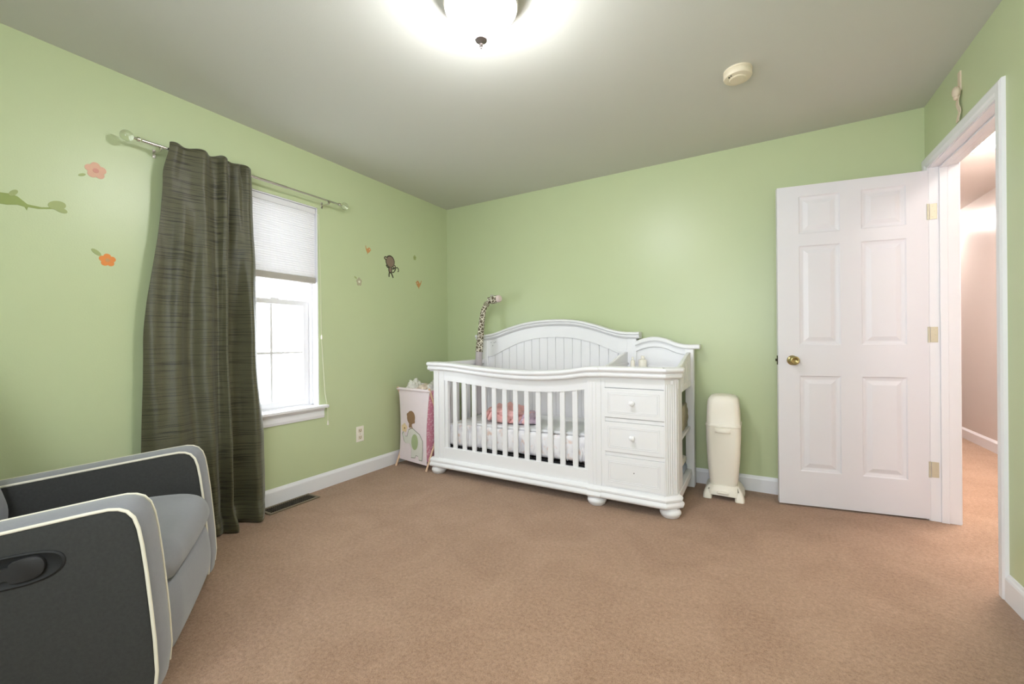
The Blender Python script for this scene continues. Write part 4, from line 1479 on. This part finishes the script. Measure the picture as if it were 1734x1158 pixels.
# ------------------------------------------------------------------ diaper pail
px, py = -0.192, 3.20
pail = thing('diaper_pail', 'tall ivory plastic diaper pail with domed lid between crib and door', 'diaper pail', (px, py, 0))


def rrect(cx, cy, hw, hd, r_, z, n=8, bulge=0.0):
    out = []
    for qx, qy, a0 in ((1, 1, 0), (-1, 1, PI / 2), (-1, -1, PI), (1, -1, 3 * PI / 2)):
        for k in range(n + 1):
            t = a0 + PI / 2 * k / n
            x = qx * (hw - r_) + r_ * math.cos(t)
            y = qy * (hd - r_) + r_ * math.sin(t)
            if qy < 0:
                y -= bulge * (1 - (x / hw) ** 2)
            out.append((cx + x, cy + y, z))
    return out


MB().loft([rrect(px, py, w, d, 0.035, z, bulge=0.010) for z, w, d in ((0.085, 0.083, 0.088), (0.12, 0.087, 0.092), (0.20, 0.094, 0.100), (0.30, 0.100, 0.106), (0.40, 0.1035, 0.109), (0.482, 0.1045, 0.110), (0.485, 0.1075, 0.113), (0.496, 0.1075, 0.113), (0.499, 0.1050, 0.111))]).build('bin_body', M['plastic'], pail, True, 40)
MB().loft([rrect(px, py, w, d, r_, z, bulge=0.008) for z, w, d, r_ in ((0.497, 0.1035, 0.108, 0.035), (0.502, 0.1015, 0.106, 0.035), (0.58, 0.0995, 0.104, 0.035), (0.640, 0.0960, 0.101, 0.038), (0.664, 0.091, 0.097, 0.04), (0.680, 0.080, 0.088, 0.04), (0.688, 0.062, 0.072, 0.04), (0.692, 0.040, 0.050, 0.035))]).build('lid', M['plastic'], pail, True, 50)
b = MB()
b.loft([[(px + x, py - 0.1185 - 0.006 * k_ * (1 - (x / 0.05) ** 2), z) for x, z in zip(lin(-0.046, 0.046, 13), [zz + 0.004 * 0 for zz in [z_] * 13])] + [(px + 0.046, py - 0.100, z_), (px - 0.046, py - 0.100, z_)]
        for z_, k_ in ((0.446, 0.3), (0.449, 2.6), (0.456, 3.0), (0.474, 1.4), (0.478, 0.2))])
b.build('handle', M['plastic'], pail, True, 50)
b = MB()
b.loft([rrect(px, py, w, d, 0.045, z, bulge=0.012) for z, w, d in ((0.030, 0.112, 0.118), (0.055, 0.108, 0.114), (0.085, 0.095, 0.102), (0.092, 0.090, 0.096))])
b.build('base', M['plastic'], pail, True, 40)
for s in (-1, 1):
    for s2, yy in ((-1, py - 0.075), (1, py + 0.07)):
        b = MB()
        b.loft([rrect(px + s * 0.092 + s * dx, yy + s2 * dy, w, d, 0.018, z) for z, w, d, dx, dy in ((0.0, 0.028, 0.045, 0.004, 0.006), (0.03, 0.027, 0.044, 0.002, 0.003), (0.06, 0.022, 0.036, -0.004, -0.002), (0.085, 0.012, 0.022, -0.012, -0.008))])
        b.build('foot', M['plastic'], pail, True, 40)
MB().box(px - 0.035, px + 0.035, py - 0.143, py - 0.12, 0.045, 0.060, 0.006).build('foot_pedal', M['plastic'], pail)

# ------------------------------------------------------------------ upholstered glider recliner
A_ = Vector((0.56, 0.83, 0)).normalized()
B_ = Vector((-A_.y, A_.x, 0))
KN0, KN1, KF0, KF1 = 1.52, 1.645, 2.185, 2.31             # near arm outer/inner, far arm inner/outer


def cp(a, k, z):
    q = A_ * a + B_ * k
    return (q.x, q.y, z)


cc = A_ * -0.85 + B_ * 1.915
ch = thing('glider_recliner', 'grey upholstered glider recliner with cream piping in front of the curtain', 'armchair', (cc.x, cc.y, 0))
ARM = [(-1.22, 0.085), (-0.80, 0.075), (-0.414, 0.072), (-0.408, 0.13), (-0.412, 0.22), (-0.420, 0.32), (-0.429, 0.42), (-0.438, 0.50), (-0.446, 0.550), (-0.456, 0.583), (-0.472, 0.604), (-0.492, 0.614), (-0.515, 0.617), (-0.56, 0.613),
       (-0.72, 0.594), (-0.95, 0.566), (-1.15, 0.542), (-1.25, 0.53), (-1.26, 0.40), (-1.25, 0.15)]


def dense(P, n=3):
    out = []
    N = len(P)
    for i in range(N):
        p0, p1 = Vector(P[i]), Vector(P[(i + 1) % N])
        for k in range(n):
            out.append(tuple(p0.lerp(p1, k / n)))
    return out


def inset_poly(P, d):
    """move a clockwise/ccw polygon inwards by d"""
    N = len(P)
    area = sum(P[i][0] * P[(i + 1) % N][1] - P[(i + 1) % N][0] * P[i][1] for i in range(N))
    s = 1 if area > 0 else -1
    out = []
    for i in range(N):
        p0, p1, p2 = Vector(P[i - 1]), Vector(P[i]), Vector(P[(i + 1) % N])
        t = ((p1 - p0).normalized() + (p2 - p1).normalized()).normalized()
        out.append(tuple(p1 + Vector((-t.y, t.x)) * s * d))
    return out


def resample(C, n):
    """closed smooth outline"""
    P = [Vector(q) for q in C]
    N = len(P)
    out = []
    for k in range(n):
        t = k / n * N
        i = int(t) % N
        f = t - int(t)
        p0, p1, p2, p3 = P[i - 1], P[i], P[(i + 1) % N], P[(i + 2) % N]
        q = 0.5 * ((2 * p1) + (p2 - p0) * f + (2 * p0 - 5 * p1 + 4 * p2 - p3) * f * f + (3 * p1 - p0 - 3 * p2 + p3) * f ** 3)
        out.append(tuple(q))
    return out


for k0, k1, outer_is_low in ((KN0, KN1, True), (KF0, KF1, False)):
    P = ARM
    km = (k0 + k1) / 2
    rings = []
    for k, ins in ((k0 + 0.004, 0.006), (k0 + 0.012, 0.001), (k0 + 0.03, -0.003), (km, -0.005), (k1 - 0.03, -0.003), (k1 - 0.012, 0.001), (k1 - 0.004, 0.006)):
        rings.append([cp(a_, k, z_) for a_, z_ in inset_poly(P, ins)])
    arm = MB().loft(rings).build('arm', M['light_grey'], ch, True, 45)
    for kk, s in ((k0, -1), (k1, 1)):
        rg = []
        for off, ins in ((-0.004, 0.010), (0.004, 0.012), (0.007, 0.024), (0.008, 0.05)):
            rg.append([cp(a_, kk + s * off, z_) for a_, z_ in inset_poly(P, ins)])
        sp = MB().loft(rg).build('side_panel', M['dark_grey'], arm, True, 50)
        sp['label'] = 'charcoal side panel'
        pth = [cp(a_, kk + s * 0.003, z_) for a_, z_ in inset_poly(P, 0.005)]
        # piping runs from the bottom front up and over to the back
        MB().tube(pth[2:18], 0.0046, 8).build('piping', M['piping'], arm, True)
    if outer_is_low:
        # recline lever: dark oval cup with a paddle handle
        la, lz = -0.705, 0.488
        b = MB()
        rg = []
        for off, w_, h_ in ((0.004, 0.105, 0.043), (0.011, 0.105, 0.043), (0.013, 0.100, 0.039), (0.009, 0.092, 0.033), (0.0085, 0.02, 0.01)):
            rg.append([cp(la + w_ * (abs(math.cos(t)) ** 0.75) * (1 if math.cos(t) >= 0 else -1), k0 - off, lz + 0.06 * 0 + h_ * (abs(math.sin(t)) ** 0.85) * (1 if math.sin(t) >= 0 else -1) + 0.10 * w_ * math.cos(t)) for t in [2 * PI * j / 40 for j in range(40)]])
        cup = b.loft(rg).build('lever_cup', M['black'], arm, True, 40)
        rg = []
        pad = [(-0.062, -0.016), (-0.062, 0.010), (-0.030, 0.014), (-0.012, 0.016), (-0.006, 0.026), (0.030, 0.030), (0.050, 0.020), (0.056, 0.0), (0.048, -0.022), (0.02, -0.030), (-0.006, -0.028), (-0.016, -0.018)]
        for off, kx_ in ((0.009, 1.0), (0.018, 1.0), (0.021, 0.9)):
            rg.append([cp(la + 0.012 + u * kx_, k0 - off, lz + 0.002 + v * kx_ + 0.1 * u) for u, v in resample(pad, 48)])
        M['lever'] = mat('worn_black_plastic', (34, 33, 34), rough=0.7, noise_amt=0.1)
        MB().loft(rg).build('lever_handle', M['lever'], cup, True, 40)


def cushion(name, sec, k0, k1, mtl, parent, soft=0.02, crown=0.012, nk=13):
    """sec: closed outline in (a, z); bulges at the middle and rounds at the ends"""
    c_ = Vector((sum(p_[0] for p_ in sec) / len(sec), sum(p_[1] for p_ in sec) / len(sec)))
    rings = []
    for i in range(nk):
        t = i / (nk - 1)
        e = min(t, 1 - t) * (k1 - k0)
        ins = soft * (1 - math.sqrt(max(0, 1 - (1 - min(1, e / soft)) ** 2))) if soft else 0
        k = k0 + (k1 - k0) * t
        cr = crown * math.sin(PI * t)
        rings.append([cp(a_, k, z_) for a_, z_ in inset_poly(sec, ins - cr)])
    return MB().loft(rings).build(name, mtl, parent, True, 60)


seat = [(-1.06, 0.30), (-0.80, 0.305), (-0.52, 0.305), (-0.432, 0.308), (-0.408, 0.335), (-0.404, 0.375), (-0.420, 0.415), (-0.455, 0.440), (-0.52, 0.452), (-0.65, 0.452), (-0.85, 0.432), (-1.06, 0.405)]
cushion('seat_cushion', resample(seat, 60), KN1 + 0.008, KF0 - 0.008, M['light_grey'], ch, 0.022, 0.006)
foot = [(-0.55, 0.085), (-0.440, 0.080), (-0.412, 0.10), (-0.400, 0.16), (-0.402, 0.23), (-0.412, 0.285), (-0.430, 0.301), (-0.50, 0.303), (-0.56, 0.30)]
cushion('footrest_panel', resample(foot, 50), KN1 + 0.008, KF0 - 0.008, M['light_grey'], ch, 0.012, 0.004)
backc = [(-1.02, 0.40), (-1.00, 0.47), (-1.02, 0.56), (-1.07, 0.72), (-1.13, 0.90), (-1.19, 1.02), (-1.25, 1.06), (-1.31, 1.04), (-1.33, 0.96), (-1.29, 0.70), (-1.24, 0.45), (-1.20, 0.36), (-1.10, 0.36)]
cushion('back_cushion', resample(backc, 60), KN1 + 0.006, KF0 - 0.006, M['light_grey'], ch, 0.03, 0.012)
# seat deck and swivel base underneath
cq = A_ * -0.80 + B_ * 1.915
M['base_metal'] = mat('dark_painted_steel', (52, 50, 48), rough=0.5, metal=0.6, noise_amt=0.1)
b = MB()
rg = [[cp(a_, k_, z_) for a_, k_ in ((-1.20, KN1), (-1.20, KF0), (-0.56, KF0), (-0.56, KN1))] for z_ in (0.10, 0.29)]
b.loft(rg)
b.build('seat_deck', M['dark_grey'], ch)
MB().lathe([(0.27, 0.0), (0.275, 0.012), (0.27, 0.022), (0.24, 0.026), (0.06, 0.03), (0.05, 0.05), (0.05, 0.105), (0.0, 0.105)], (cq.x, cq.y, 0), 'Z', 40).build('swivel_base', M['base_metal'], ch, True)
